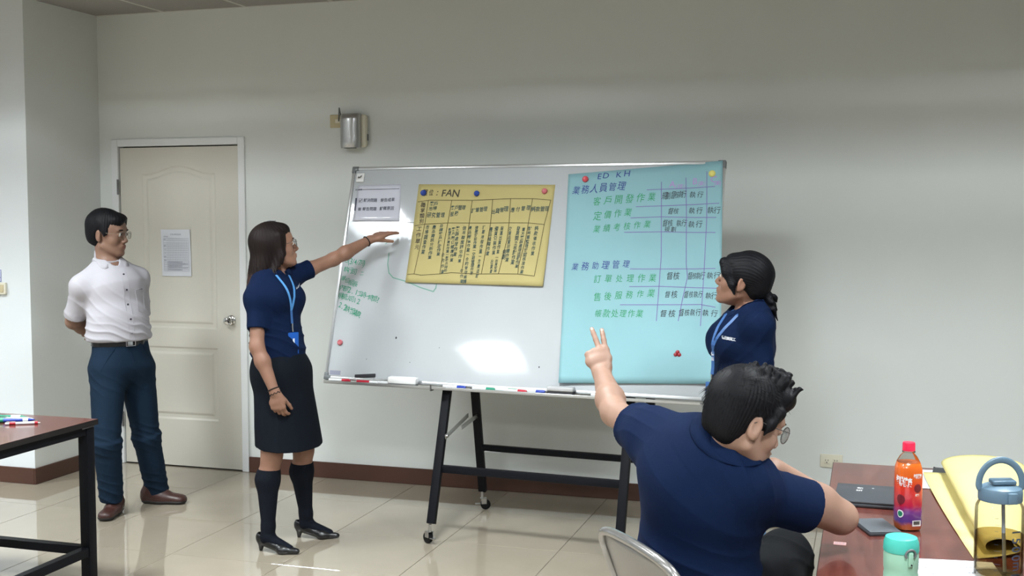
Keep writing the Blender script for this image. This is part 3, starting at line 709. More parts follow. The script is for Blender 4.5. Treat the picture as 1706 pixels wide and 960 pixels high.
bp_, pb = sheet('blue_poster', 'large pale blue paper poster with handwritten table, right half of whiteboard', 'poster', (1.282, 1.146), (2.086, 1.204), (2.150, 0.086), (1.342, 0.047), M['blue_paper'], off_b, 44, 30)
for ink in ('navy', 'green', 'black', 'purple'):
    wr = Writing(pb)
    for e in BLUE_TEXT[ink]: wr.text(*e, jit=0.09, slant=0.10, off=0.0)
    wr.build(ink + '_handwriting' if ink != 'purple' else 'lilac_handwriting', M['ink_' + ('lilac' if ink == 'purple' else ink)], bp_)
wr = Writing(pb)
for l in BLUE_LINES:
    for a, b in zip(l, l[1:]):
        k = 14; P = [(a[0] + (b[0] - a[0]) * i / k, a[1] + (b[1] - a[1]) * i / k) for i in range(k + 1)]; wr.line(P, 0.0034)
wr.build('ruled_lines', M['ink_purple'], bp_); rebase(bp_)
off_y = lambda u, v: 0.0012 + 0.016 * max(0, v - 0.35) ** 1.6 * (0.8 + 0.5 * u) + 0.0012 * (1 + math.sin(u * 9)) * v
yp_, py_ = sheet('yellow_poster', 'yellow paper poster with handwritten table, left half of whiteboard', 'poster', (0.423, 1.101), (1.215, 1.090), (1.206, 0.541), (0.419, 0.546), M['yellow_paper'], off_y, 24, 20)
for ink in ('dark', 'teal'):
    wr = Writing(py_)
    for e in YELLOW_TEXT[ink]: wr.text(*e, jit=0.10, slant=0.08, off=0.012)
    wr.build(ink + '_handwriting', M['ink_' + ink], yp_)
wr = Writing(py_)
for l in YELLOW_LINES:
    for a, b in zip(l, l[1:]):
        k = 4; P = [(a[0] + (b[0] - a[0]) * i / k, a[1] + (b[1] - a[1]) * i / k) for i in range(k + 1)]; wr.line(P, 0.0036)
wr.build('ruled_lines', M['ink_line'], yp_); rebase(yp_)
sl_, ps = sheet('laminated_sheet', 'white laminated sheet with four printed headings, top left of whiteboard', 'paper', (0.047, 1.098), (0.313, 1.103), (0.331, 0.889), (0.044, 0.889), M['laminate_film'],
    lambda u, v: 0.0012 + 0.004 * math.sin(u * 5.5 + 0.6) ** 2 * v + 0.004 * v * v, 14, 10)
wr = Writing(ps)
for e in SLIDE_TEXT: wr.text(*e, off=0.012)
wr.line([(0.034 + 0.02, 1.072), (0.306, 1.076)], 0.003); wr.line([(0.047, 1.02), (0.049, 0.952)], 0.011)
wr.build('print', M['ink_print'], sl_); rebase(sl_)

def magnet(label, s, t, r, material, lift=0.002, shape='round'):
    o = thing('magnet', label, 'magnet', onboard(s, t), group='round magnets on the whiteboard')
    mt_ = Matrix(((BA.x, BU.x, BN.x, 0), (BA.y, BU.y, BN.y, 0), (BA.z, BU.z, BN.z, 0), (0, 0, 0, 1))) @ Matrix.Translation((0, 0, lift))
    if shape == 'round':
        lathe('cap', [(0, 0), (r, 0), (r * 1.02, r * .18), (r * .92, r * .55), (r * .65, r * .75), (r * .55, r * .70), (0, r * .66)], material, o, 26, mt_)
    else:
        for k, (dx, dy) in enumerate(((-.55, -.3), (.55, -.3), (0, .5))):
            lathe('lobe', [(0, 0), (r * .62, 0), (r * .6, r * .3), (r * .35, r * .6), (0, r * .68)], material, o, 18, mt_ @ Matrix.Translation((dx * r, dy * r, 0)))
    lathe('magnet_core', [(0, -lift * .6), (r * .6, -lift * .6), (r * .6, 0.0002), (0, 0.0002)], M['eraser_dark'], o, 18, mt_)
magnet('red round magnet on the top left corner of blue poster', 1.379, 1.117, 0.0165, M['mag_red'], 0.004)
magnet('yellow round magnet on the top right corner of blue poster', 2.038, 1.137, 0.0175, M['mag_yellow'], 0.004)
magnet('dusty red round magnet on the top right corner of yellow poster', 1.161, 1.054, 0.0155, M['mag_pink'], 0.004)
magnet('blue round magnet at the top middle of yellow poster', 0.776, 1.044, 0.0155, M['mag_blue'], 0.004)
magnet('blue round magnet on the top left corner of yellow poster', 0.459, 1.050, 0.0165, M['mag_blue'], 0.004)
magnet('red round magnet alone near lower left corner of whiteboard', 0.068, 0.204, 0.0155, M['mag_pink'], 0.002)
magnet('dark red three-lobed magnet on lower right of blue poster', 1.930, 0.223, 0.016, M['mag_dark'], 0.004, 'lobes')
tg = thing('whiteboard_clip', 'small square white plastic hook below top left corner of whiteboard', 'hook', onboard(0.058, 1.142))
R3 = Matrix(((BA.x, BU.x, BN.x, 0), (BA.y, BU.y, BN.y, 0), (BA.z, BU.z, BN.z, 0), (0, 0, 0, 1)))
box('plate', (-0.026, -0.026, 0.001), (0.024, 0.026, 0.010), M['plastic_white'], tg, 0.004, 3, mtx=R3, auto=0.7)
bm = bmesh.new(); add_tube(bm, [R3 @ Vector(p) for p in ((-0.010, 0.004, 0.010), (-0.008, -0.004, 0.018), (0.006, -0.002, 0.020), (0.008, 0.008, 0.014))], 0.003, 8); bmobj('hook', bm, M['steel_dark'], tg, auto=0.9)

# things on the tray
def ontray(name, label, cat, s, y, group=None, yaw=0.0):
    o = thing(name, label, cat, TMx @ Vector((s, y, -0.007)), -0.069 + yaw, group); return o
def pen(s, y, body, cap, label, L=0.125, yaw=0.0):
    o = ontray('marker_pen', label, 'marker pen', s, y, 'marker pens lying in the whiteboard tray', yaw)
    X = Matrix.Rotation(PI / 2, 4, 'Y')
    lathe('barrel', [(0, 0), (.0085, 0), (.0085, L * .6), (.007, L * .66), (0, L * .66)], body, o, 16, Matrix.Translation((0, 0, .009)) @ X)
    lathe('pen_cap', [(0, L * .62), (.009, L * .62), (.009, L * .93), (.0065, L), (0, L)], cap, o, 16, Matrix.Translation((0, 0, .009)) @ X)
PW, PR, PB, PG, PK = M['plastic_white'], M['pen_red'], M['pen_blue'], M['pen_green'], M['pen_black']
for k, (s, y, b_, c_, nm, ya) in enumerate(((0.045, -.03, PW, PR, 'white marker pen with red cap near the left end of the tray', .04), (0.215, -.03, PR, PW, 'red marker pen with white cap below the black strip magnet', -.03),
    (0.335, -.035, PW, PW, 'all-white marker pen just left of the white eraser', .02), (0.72, -.03, PW, PB, 'white marker pen with blue cap just right of the left stand bracket', .03),
    (0.885, -.03, PW, M['pen_green'], 'white marker pen with green cap, second right of the left bracket', -.04), (1.0, -.035, M['pen_clear'], PG, 'clear marker pen with green cap, third right of the left bracket', .03),
    (1.06, -.022, PW, PR, 'white marker pen with red cap in the middle of the tray', -.02), (1.15, -.035, M['pen_clear'], PB, 'clear marker pen with blue cap left of the grey eraser', .05),
    (1.52, -.03, PW, PK, 'white marker pen with black cap right of the grey eraser', 0))):
    pen(s, y + 0.055, b_, c_, nm, yaw=ya)
er = ontray('whiteboard_eraser', 'white box-shaped whiteboard eraser standing in the tray, left', 'eraser', 0.49, 0.032)
box('eraser_body', (-0.083, -0.020, 0.008), (0.083, 0.024, 0.048), M['plastic_white'], er, 0.010, 3, auto=0.7)
box('felt', (-0.078, -0.020, 0.0), (0.080, 0.022, 0.0079), M['eraser_dark'], er, 0.002, 1)
bm = bmesh.new(); add_box(bm, (-0.07, 0.0238, 0.026), (0.072, 0.0252, 0.030), 0.0006, 1); bmobj('grip_groove', bm, M['eraser_grey'], er)
er = ontray('whiteboard_eraser', 'grey whiteboard eraser with dark felt in the tray under blue poster', 'eraser', 1.365, 0.033)
box('eraser_body', (-0.070, -0.022, 0.020), (0.070, 0.024, 0.044), M['eraser_grey'], er, 0.008, 3, auto=0.7)
box('felt', (-0.068, -0.022, 0.0), (0.068, 0.023, 0.0199), M['eraser_dark'], er, 0.002, 1)
bm = bmesh.new(); add_box(bm, (-0.066, 0.0228, 0.008), (0.066, 0.0242, 0.011), 0.0004, 1); bmobj('felt_edge', bm, M['eraser_grey'], er)
sm = thing('strip_magnet', 'black strip magnet on the lower left of whiteboard', 'magnet', onboard(0.247, 0.030))
box('bar', (-0.062, -0.009, 0.001), (0.062, 0.009, 0.008), M['eraser_dark'], sm, 0.003, 2, mtx=R3 @ Matrix.Rotation(0.09, 4, 'Z'), auto=0.7)

# ================================================================== people: smooth-union surfaces polygonised with surface nets
def A3(v): return np.array(v, dtype=np.float32)
def nrm(v): v = np.array(v, dtype=float); return v / np.linalg.norm(v)
class Field:
    def __init__(s, lo, hi, h):
        s.lo = np.array(lo, float); s.h = h
        s.n = np.ceil((np.array(hi) - s.lo) / h).astype(int) + 1
        s.f = np.full(s.n, 0.5, np.float32)
    def reg(s, lo, hi):
        a = np.maximum(np.floor((np.array(lo) - s.lo) / s.h).astype(int), 0); b = np.minimum(np.ceil((np.array(hi) - s.lo) / s.h).astype(int) + 1, s.n)
        if (b <= a).any(): return None, None
        ax = [(s.lo[i] + s.h * np.arange(a[i], b[i])).astype(np.float32) for i in range(3)]
        return tuple(slice(a[i], b[i]) for i in range(3)), (ax[0][:, None, None], ax[1][None, :, None], ax[2][None, None, :])
    def put(s, sl, d, k, mode='add'):
        g = s.f[sl]
        if mode == 'add':
            h = np.maximum(k - np.abs(g - d), 0) / max(k, 1e-6); s.f[sl] = np.minimum(g, d) - h * h * k * 0.25
        elif mode == 'sub':
            d = -d; h = np.maximum(k - np.abs(g - d), 0) / max(k, 1e-6); s.f[sl] = np.maximum(g, d) + h * h * k * 0.25
    def rc(s, a, b, ra, rb, k=0.02, mode='add'):
        a = np.array(a, float); b = np.array(b, float); m = max(ra, rb) + k + 0.03
        sl, X = s.reg(np.minimum(a, b) - m, np.maximum(a, b) + m)
        if sl is None: return
        ba = b - a; L2 = max(float(ba @ ba), 1e-9)
        p = [X[i] - np.float32(a[i]) for i in range(3)]
        t = np.clip((p[0] * ba[0] + p[1] * ba[1] + p[2] * ba[2]) / L2, 0, 1).astype(np.float32)
        q = [p[i] - t * np.float32(ba[i]) for i in range(3)]
        s.put(sl, np.sqrt(q[0] ** 2 + q[1] ** 2 + q[2] ** 2) - (ra + t * (rb - ra)), k, mode)
    def chain(s, pts, rs, k=0.02, mode='add'):
        for i in range(len(pts) - 1): s.rc(pts[i], pts[i + 1], rs[i], rs[i + 1], k, mode)
    def ec(s, a, b, wa, va, wb_, vb, lat, k=0.03, mode='add', capr=None):
        """elliptical limb: half widths w along lat, v across it"""
        a = np.array(a, float); b = np.array(b, float); m = max(wa, va, wb_, vb) + k + 0.03
        sl, X = s.reg(np.minimum(a, b) - m, np.maximum(a, b) + m)
        if sl is None: return
        ba = b - a; L = np.linalg.norm(ba); d = ba / L; w = np.array(lat, float); w = nrm(w - d * (w @ d)); v = np.cross(d, w)
        p = [X[i] - np.float32(a[i]) for i in range(3)]
        al = (p[0] * d[0] + p[1] * d[1] + p[2] * d[2]).astype(np.float32); t = np.clip(al / L, 0, 1)
        qa = al - t * L
        qw = p[0] * w[0] + p[1] * w[1] + p[2] * w[2]; qv = p[0] * v[0] + p[1] * v[1] + p[2] * v[2]
        rw = wa + t * (wb_ - wa); rv = va + t * (vb - va); rm = np.minimum(rw, rv); rcap = rm if capr is None else capr
        s.put(sl, ((np.sqrt((qw / rw) ** 2 + (qv / rv) ** 2 + (qa / rcap) ** 2) - 1) * rm).astype(np.float32), k, mode)
    def ell(s, c, r, ax=None, k=0.015, mode='add'):
        c = np.array(c, float); m = max(r) + k + 0.02
        sl, X = s.reg(c - m, c + m)
        if sl is None: return
        p = [X[i] - np.float32(c[i]) for i in range(3)]
        if ax is None: ax = np.eye(3)
        q = [(p[0] * ax[i][0] + p[1] * ax[i][1] + p[2] * ax[i][2]) / r[i] for i in range(3)]
        k0 = np.sqrt(q[0] ** 2 + q[1] ** 2 + q[2] ** 2)
        k1 = np.sqrt((q[0] / r[0]) ** 2 + (q[1] / r[1]) ** 2 + (q[2] / r[2]) ** 2) + 1e-6
        s.put(sl, (k0 * (k0 - 1) / k1).astype(np.float32), k, mode)
    def cut(s, p0, n, k=0.004, lo=None, hi=None):
        """remove everything on the side n points to"""
        sl, X = s.reg(s.lo if lo is None else lo, (s.lo + s.h * s.n) if hi is None else hi)
        if sl is None: return
        n = nrm(n); d = -((X[0] - p0[0]) * n[0] + (X[1] - p0[1]) * n[1] + (X[2] - p0[2]) * n[2])
        s.put(sl, d.astype(np.float32), k, 'sub')
    def at(s, p):
        q = (np.array(p) - s.lo) / s.h; i = np.clip(np.floor(q).astype(int), 0, s.n - 2); t = q - i; v = 0
        for c in range(8):
            o = [(c >> j) & 1 for j in range(3)]; w_ = 1
            for j in range(3): w_ *= t[j] if o[j] else 1 - t[j]
            v += w_ * s.f[i[0] + o[0], i[1] + o[1], i[2] + o[2]]
        return float(v)
    def cast(s, p, d, off=0.003, maxd=0.4):
        p = np.array(p, float); d = nrm(d); t = 0
        while t < maxd:
            if s.at(p + d * t) < off: return p + d * t
            t += 0.003
        return p
    def mesh(s):
        f = s.f.copy()
        f[0], f[-1], f[:, 0], f[:, -1], f[:, :, 0], f[:, :, -1] = (0.5,) * 6
        ins = f < 0; c = np.zeros(tuple(x - 1 for x in f.shape), np.uint8)
        for dx in (0, 1):
            for dy in (0, 1):
                for dz in (0, 1): c += ins[dx:dx + c.shape[0], dy:dy + c.shape[1], dz:dz + c.shape[2]]
        act = (c > 0) & (c < 8); idx = np.argwhere(act); del c
        vid = np.full(act.shape, -1, np.int32); vid[act] = np.arange(len(idx))
        acc = np.zeros((len(idx), 3)); cnt = np.zeros(len(idx))
        cor = [(x, y, z) for x in (0, 1) for y in (0, 1) for z in (0, 1)]
        for a in range(8):
            for b in range(a + 1, 8):
                A_, B_ = np.array(cor[a]), np.array(cor[b])
                if np.abs(A_ - B_).sum() != 1: continue
                fa = f[tuple((idx + A_).T)]; fb = f[tuple((idx + B_).T)]
                m_ = (fa < 0) != (fb < 0); t = np.where(m_, fa / np.where(m_, fa - fb, 1), 0)[:, None]
                acc += np.where(m_[:, None], A_ + (B_ - A_) * t, 0); cnt += m_
        V = s.lo + (idx + acc / np.maximum(cnt, 1)[:, None]) * s.h
        Q = []
        for ax in range(3):
            o1, o2 = [(1, 2), (2, 0), (0, 1)][ax]
            sl0 = [slice(1, -1)] * 3; sl0[ax] = slice(0, -1); sl1 = [slice(1, -1)] * 3; sl1[ax] = slice(1, None)
            ia, ib = ins[tuple(sl0)], ins[tuple(sl1)]
            e = np.argwhere(ia != ib); e0 = e.copy(); e0[:, o1] += 1; e0[:, o2] += 1
            flip = ia[tuple(e.T)]
            u1 = np.zeros(3, int); u1[o1] = 1; u2 = np.zeros(3, int); u2[o2] = 1
            g4 = [vid[tuple((e0 - d).T)] for d in (u1 + u2, u2, np.zeros(3, int), u1)]
            q = np.stack(g4, 1); q[~flip] = q[~flip][:, ::-1]
            Q.append(q)
        Q = np.concatenate(Q); Q = Q[(Q >= 0).all(1)]
        return V, Q
def vnormals(V, Q):
    n = np.cross(V[Q[:, 2]] - V[Q[:, 0]], V[Q[:, 3]] - V[Q[:, 1]]); N = np.zeros_like(V)
    for k in range(4):
        for c in range(3): N[:, c] += np.bincount(Q[:, k], n[:, c], len(V))
    return N / (np.linalg.norm(N, axis=1)[:, None] + 1e-9)
def relax(V, Q, it=2, lam=0.5):
    a = np.concatenate([Q[:, k] for k in range(4)]); b = np.concatenate([Q[:, (k + 1) % 4] for k in range(4)])
    i = np.concatenate([a, b]); j = np.concatenate([b, a]); deg = np.bincount(i, minlength=len(V))[:, None]
    for q in range(it * 2):
        S_ = np.stack([np.bincount(i, V[j, c], len(V)) for c in range(3)], 1) / deg
        V = V + (S_ - V) * (lam if q % 2 == 0 else -lam * 1.03)
    return V
def build(field, name, material, parent, smooth=2, disp=None, groups=None, flat=False):
    V, Q = field.mesh(); V = relax(V, Q, smooth)
    if disp is not None: V = V + vnormals(V, Q) * disp(V)[:, None]
    me = bpy.data.meshes.new(name)
    me.vertices.add(len(V)); me.vertices.foreach_set('co', V.astype(np.float32).ravel())
    me.loops.add(len(Q) * 4); me.loops.foreach_set('vertex_index', Q.astype(np.int32).ravel())
    me.polygons.add(len(Q)); me.polygons.foreach_set('loop_start', np.arange(len(Q), dtype=np.int32) * 4); me.polygons.foreach_set('loop_total', np.full(len(Q), 4, np.int32))
    me.polygons.foreach_set('use_smooth', np.ones(len(Q), bool))
    for mm in (material if isinstance(material, (list, tuple)) else [material]): me.materials.append(mm)
    if groups is not None: me.polygons.foreach_set('material_index', groups(V[Q].mean(1)).astype(np.int32))
    me.update(calc_edges=True); me.validate()
    o = bpy.data.objects.new(name, me); link(o, parent)
    return o
_rs = np.random.RandomState(5)
_K = _rs.normal(size=(24, 3)); _K /= np.linalg.norm(_K, axis=1)[:, None]; _PH = _rs.uniform(0, 6.28, 24)
def wob(V, fr, n=8, seed=0, st=(1, 1, 1)):
    """smooth pseudo noise, about -1..1"""
    P = V * np.array(st) * fr; r = 0
    W = np.stack([np.sin(P @ _K[(k + seed) % 24] + _PH[(k * 7 + seed) % 24]) for k in range(3)], 1)
    P = P + 0.9 * W
    for k in range(n): r = r + np.sin(P @ (_K[(k * 5 + seed + 3) % 24] * (1 + 0.25 * k)) + _PH[(k + seed) % 24]) / (1 + 0.35 * k)
    return r / (n * 0.45)
def folds(V, d, fr, seed=0, sharp=1.5):
    """cloth creases running across direction d"""
    d = nrm(d); ph = (V @ d) * fr + 1.7 * wob(V, fr * 0.22, 5, seed)
    a = 1 - np.abs(np.sin(ph)) ; return a ** sharp - 0.4

def torso(F, P, lat, grow=0.0, shk=1.0, k=0.05, shoulders=True, w=(.150, .128, .150, .120), v=(.105, .095, .112, .085)):
    """pelvis, waist, chest and neck base as one volume; w, v half width and half depth"""
    g = grow; pe, wa, ch, nk = P['pelvis'], P['waist'], P['chest'], P['neck']
    F.ec(pe, wa, w[0] + g, v[0] + g, w[1] + g, v[1] + g, lat, k)
    F.ec(wa, ch, w[1] + g, v[1] + g, w[2] + g, v[2] + g, lat, k)
    up = ch + (nk - ch) * 0.55
    F.ec(ch, up, w[2] + g, v[2] + g, w[3] + g, v[3] + g, lat, k)
    if shoulders:
        for sd in ('L', 'R'):
            sh = P['sh' + sd]; F.rc(up, sh, .055 * shk + g, .050 * shk + g, k); F.rc(nk - (nk - ch) * .18, sh + (nk - ch) * .05, .040 + g, .048 * shk + g, k)
def frame_of(F_, up=(0, 0, 1), roll=0.0):
    F_ = nrm(F_); L = nrm(np.cross(up, F_)); U = np.cross(F_, L)
    if roll: L, U = L * math.cos(roll) + U * math.sin(roll), U * math.cos(roll) - L * math.sin(roll)
    return L, F_, U            # left, forward, up
def head(Fd, O, fr, s=1.0, ear=True, sx=1.0):
    L, F_, U = fr; ax = np.array([L, F_, U]); O = np.array(O)
    p = lambda l, f, u: O + (L * l * sx + F_ * f + U * u) * s
    E = lambda c, r, k=0.02, mode='add': Fd.ell(p(*c), tuple(x * s for x in r), ax, k * s, mode)
    E((0, -.014, .045), (.074, .093, .085)); E((0, .030, -.010), (.062, .060, .085), .025); E((0, .040, .045), (.060, .052, .055), .03)
    E((0, .043, -.062), (.046, .045, .040), .02); E((0, .080, -.088), (.017, .015, .014), .018)
    for q in (-1, 1):
        Fd.rc(p(q * .054, .002, -.050), p(q * .020, .070, -.086), .014 * s, .013 * s, .022 * s)
        E((q * .040, .062, -.020), (.020, .018, .020), .02); E((q * .026, .082, .034), (.022, .011, .009), .015)
    for q in (-1, 1): E((q * .031, .100, .013), (.015, .013, .011), .014, 'sub')
    Fd.rc(p(0, .086, .022), p(0, .108, -.020), .0065 * s, .0095 * s, .010 * s)
    for q in (-1, 1): E((q * .0105, .099, -.026), (.0075, .010, .0075), .008); E((q * .031, .0835, .013), (.0135, .0105, .0105), .004)
    E((0, .082, -.053), (.026, .017, .020), .012); E((0, .0965, -.0475), (.019, .0065, .0048), .004); E((0, .0950, -.0575), (.016, .0068, .0055), .004)
    Fd.rc(p(-.021, .1005, -.0522), p(.021, .1005, -.0522), .0011 * s, .0011 * s, .003 * s, 'sub')
    if ear:
        for q in (-1, 1):
            c = p(q * .0755, -.010, .003); axe = np.array([nrm(L * q * .9 - F_ * .42), nrm(F_ * .9 + L * q * .42), U])
            Fd.ell(c, (.0085 * s, .0175 * s, .031 * s), axe, .006 * s); Fd.ell(p(q * .074, -.004, -.020), (.007 * s, .010 * s, .012 * s), axe, .006 * s)
            Fd.ell(c + axe[0] * .0085 * s + F_ * .002, (.0045 * s, .0095 * s, .018 * s), axe, .003 * s, 'sub')
    return p
def lipgroup(p, s, fr):
    c = p(0, .100, -.0525); U = fr[2]; F_ = fr[1]; L = fr[0]
    def g(X):
        d = X - c; return ((((d @ L) / (.021 * s)) ** 2 + ((d @ U) / (.0095 * s)) ** 2 + ((d @ F_) / (.012 * s)) ** 2) < 1).astype(int)
    return g
def arm(F, sh, el, wr, r=(.048, .040, .036, .024), k=0.02, lat=None):
    sh, el, wr = map(np.array, (sh, el, wr)); m1 = sh + (el - sh) * .45; m2 = el + (wr - el) * .32
    F.rc(sh, m1, r[0], r[0] * .98, k); F.rc(m1, el, r[0] * .98, r[1], k); F.rc(el, m2, r[1], r[2] * 1.10, k); F.rc(m2, wr, r[2] * 1.10, r[3], k)
def hand(F, wr, d, nv, side, curl, s=1.0, splay=0.05, thumb=(.55, .75, .15), tc=(0.25, 0.3), palmk=.012, fr_=1.0, rad=1.0):
    """wr wrist, d towards the knuckles, nv out of the palm, side towards the thumb; curl: three bend angles per finger"""
    d = nrm(d); nv = nrm(np.array(nv) - d * (np.array(nv) @ d)); sv = np.cross(nv, d); sv = sv if sv @ np.array(side) > 0 else -sv
    wr = np.array(wr, float); tips = []
    F.ec(wr - d * .01, wr + d * .050 * s, .027 * s, .018 * s, .037 * s, .0155 * s, sv, .012)
    F.ec(wr + d * .045 * s, wr + d * .078 * s, .037 * s, .0150 * s, .039 * s, .0125 * s, sv, .012)
    offs = (.0290, .0098, -.0095, -.0275); lens = (.074, .081, .075, .059); base = (.088, .091, .086, .078); rad_ = (.0088, .0090, .0085, .0076)
    for i in range(4):
        p = wr + d * base[i] * s * .98 + sv * offs[i] * s; a = 0.0; sp = splay[i] if isinstance(splay, (list, tuple)) else splay * (1.5 - i)
        q0 = wr + d * .040 * s + sv * offs[i] * .75 * s; r = rad_[i] * s * rad; F.rc(q0, p, r * 1.15, r * 1.12, .010)
        for j, fl in enumerate((.46, .30, .24)):
            a += curl[i][j]; dd = nrm(d * math.cos(a) + nv * math.sin(a) + sv * math.sin(sp) * abs(math.cos(a))); q = p + dd * lens[i] * fl * s
            F.rc(p, q, r * (1.04 - .07 * j), r * (.98 - .08 * j), .0035 if j else .005); p = q
        tips.append((p, dd, r * .84))
    tb = wr + d * .018 * s + sv * .020 * s; td = nrm(d * thumb[0] + sv * thumb[1] + nv * thumb[2]); q = tb + td * .042 * s
    F.rc(tb, q, .0150 * s, .0120 * s, .012); p = q; a = 0
    for j, ln in enumerate((.034, .027)):
        td = nrm(td * math.cos(tc[j]) + (d * .6 + nv * .5 - sv * .55) * math.sin(tc[j])); q = p + td * ln * s
        F.rc(p, q, .0108 * s - .001 * j, .0095 * s - .001 * j, .004); p = q
    tips.append((p, td, .008 * s)); return tips
def face_parts(t, p, s, fr, brow=True, eyes=(-1, 1), hairmat='hair_black'):
    L, F_, U = fr
    for q in eyes:
        e = lathe('eyeball', [(0, -.0112 * s)] + [(.0112 * s * math.cos(a), .0112 * s * math.sin(a)) for a in np.linspace(-1.4, 1.4, 11)] + [(0, .0112 * s)], M['eye_white'], t, 16, Matrix.Translation(p(q * .031, .0852, .0125)))
        lathe('iris', [(0, .0119 * s), (.0045 * s, .0112 * s), (.0055 * s, .0098 * s), (0, .0098 * s)], M['iris'], e, 16, frame_mtx(p(q * .031, .0852, .0125), L, U, F_))
        for dz, rr_, nm in ((.0050, .0016, 'upper_eyelid'), (-.0058, .0011, 'lower_eyelid')):
            tube(nm, [Vector(p(q * .031 + x * .015, .0975 - 3.0 * (x * .015) ** 2 / .02 - (.002 if dz < 0 else 0), .0125 + dz * (1 - x * x))) for x in np.linspace(-1, 1, 7)], rr_ * s, M['iris'] if dz > 0 else M['skin_b'], e, 6)
        if brow: tube('eyebrow', [Vector(p(q * (.031 + x * .019), .0985 - .010 * (x * q * q + .1) ** 2 - .006 * max(0, x), .033 + .003 * (1 - x * x))) for x in np.linspace(-1, 1, 7)], .0025 * s, M[hairmat], t, 6, rr=[.0018 * s, .0028 * s, .0032 * s, .003 * s, .0026 * s, .002 * s, .001 * s])
def glasses(t, p, s, fr, material, w_=.024, h_=.019, half_rim=False, round_=False, temples=(-1, 1)):
    L, F_, U = fr; g_ = tube('bridge', [Vector(p(x * .009, .1135 + .003 * (1 - abs(x)), .016)) for x in (-1, -.5, 0, .5, 1)], .0011 * s, material, None, 6)
    g_.name = 'glasses_frame'; g_.parent = t
    for q in (-1, 1):
        pts = []
        for k in range(26):
            a = 2 * PI * k / 26; e = 2.0 if round_ else 3.2
            cx = math.copysign(abs(math.cos(a)) ** (2 / e), math.cos(a)); sy = math.copysign(abs(math.sin(a)) ** (2 / e), math.sin(a))
            l = .034 + cx * w_; pts.append(Vector(p(q * l, .1115 - .010 * (l - .010) / .05, .009 + sy * h_)))
        tube('rim', pts, .0011 * s, material, g_, 6, closed=True)
        n0 = len(pts); bm = bmesh.new(); vs = [bm.verts.new(v) for v in pts]; bm.faces.new(vs)
        r_ = bmesh.ops.extrude_face_region(bm, geom=list(bm.faces)); bmesh.ops.translate(bm, vec=Vector(F_) * .0012, verts=[v for v in r_['geom'] if isinstance(v, bmesh.types.BMVert)])
        bmobj('lens', bm, M['lens'], g_)
        tube('temple', [Vector(p(q * .058, .102, .018)), Vector(p(q * .072, .085, .018)), Vector(p(q * .0785, .03, .016)), Vector(p(q * .0800, -.004, .020)), Vector(p(q * .078, -.018, .010))], .0011 * s, material, g_, 6)
def hairfield(O, fr, s, h, ext=(.16, .17, .20), down=.17):
    O = np.array(O); e = max(ext); return Field(O - np.array([e, e, down]), O + np.array([e, e, ext[2]]), h)
def strands(name, material, parent, roots, seed=1, n=3):
    """many thin tapered locks joined in one mesh; roots: list of (point list, radius)"""
    bm = bmesh.new()
    for pts, r in roots:
        k = len(pts); add_tube(bm, pts, r, n, rr=[r * (1 - .85 * (i / (k - 1)) ** 1.5) for i in range(k)], cap=False)
    return bmobj(name, bm, material, parent, smooth=True, kind='stuff')
def neckline(F, nk, axc, fwd, r=.054, vr=.026, drop=.075):
    """open the top of a shirt round the neck, lower in front, with a short slit"""
    F.rc(nk - axc * .03, nk + axc * .15, r, r - .002, .003, 'sub'); F.rc(nk + axc * .088, nk + axc * .2, .080, .080, .004, 'sub')
    if vr: F.rc(nk + fwd * .060 + axc * .02, nk + fwd * .105 - np.array((0, 0, drop)), vr, .004, .005, 'sub')
def collar_ring(t, material, nk, axc, fwd, rin=.054, rout=.061, up1=.034, lean=.018, vr=.022, h=.003):
    f = Field(nk - .14, nk + .15, h); a = nk - axc * .022; b = nk + axc * up1
    f.rc(a, b, rout + lean, rout, .002); f.rc(a - axc * .02, b + axc * .04, rin + lean * .9, rin - .003, .002, 'sub')
    f.rc(nk + axc * (up1 - .012), b + axc * .01, rout + .004, rout + .001, .003); f.rc(nk + axc * (up1 - .03), b + axc * .05, rin + .003, rin - .001, .002, 'sub')
    f.cut(b, axc, .003); f.cut(a - fwd * 0, -axc, .002)
    f.rc(nk + fwd * .080 + axc * .06, nk + fwd * .095 - axc * .04, vr, .008, .002, 'sub')
    return build(f, 'collar', material, t, smooth=1)
def collar_flap(t, F, material, nk, axc, fwd, rtop=.062, uptop=.034, th0=.30, tip=.050, back=.016, peak=.55, th=.0035):
    """folded collar: from the stand's top edge down onto the shirt all round, with two points in front"""
    f_ = nrm(fwd - axc * (fwd @ axc)); l_ = np.cross(axc, f_); N = 44; V = []; Fc = []
    for i in range(N + 1):
        a = th0 + (2 * PI - 2 * th0) * i / N; d = f_ * math.cos(a) + l_ * math.sin(a); w_ = min(a, 2 * PI - a)
        dr = back + (tip - back) * math.exp(-((w_ - peak) / .42) ** 2); top = nk + d * rtop + axc * uptop
        bot = F.cast(nk + d * (rtop + dr) + axc * .10, -axc, .004, .24)
        if np.linalg.norm(bot - top) > .13: bot = nk + d * (rtop + .03) - axc * .03
        mid = (top + bot) / 2 + (d * .7 + axc * .7) * .006
        for q in (nk + d * (rtop - .005) + axc * (uptop - .004), top, mid, bot, bot - axc * th - d * .001, mid - d * th): V.append(q)
    for i in range(N):
        for k in range(6): a = i * 6 + k; b = i * 6 + (k + 1) % 6; Fc.append((a, b, b + 6, a + 6))
    Fc.append(tuple(range(5, -1, -1))); Fc.append(tuple(N * 6 + k for k in range(6)))
    o = pymesh('collar_flap', V, Fc, material, t, smooth=True); return o
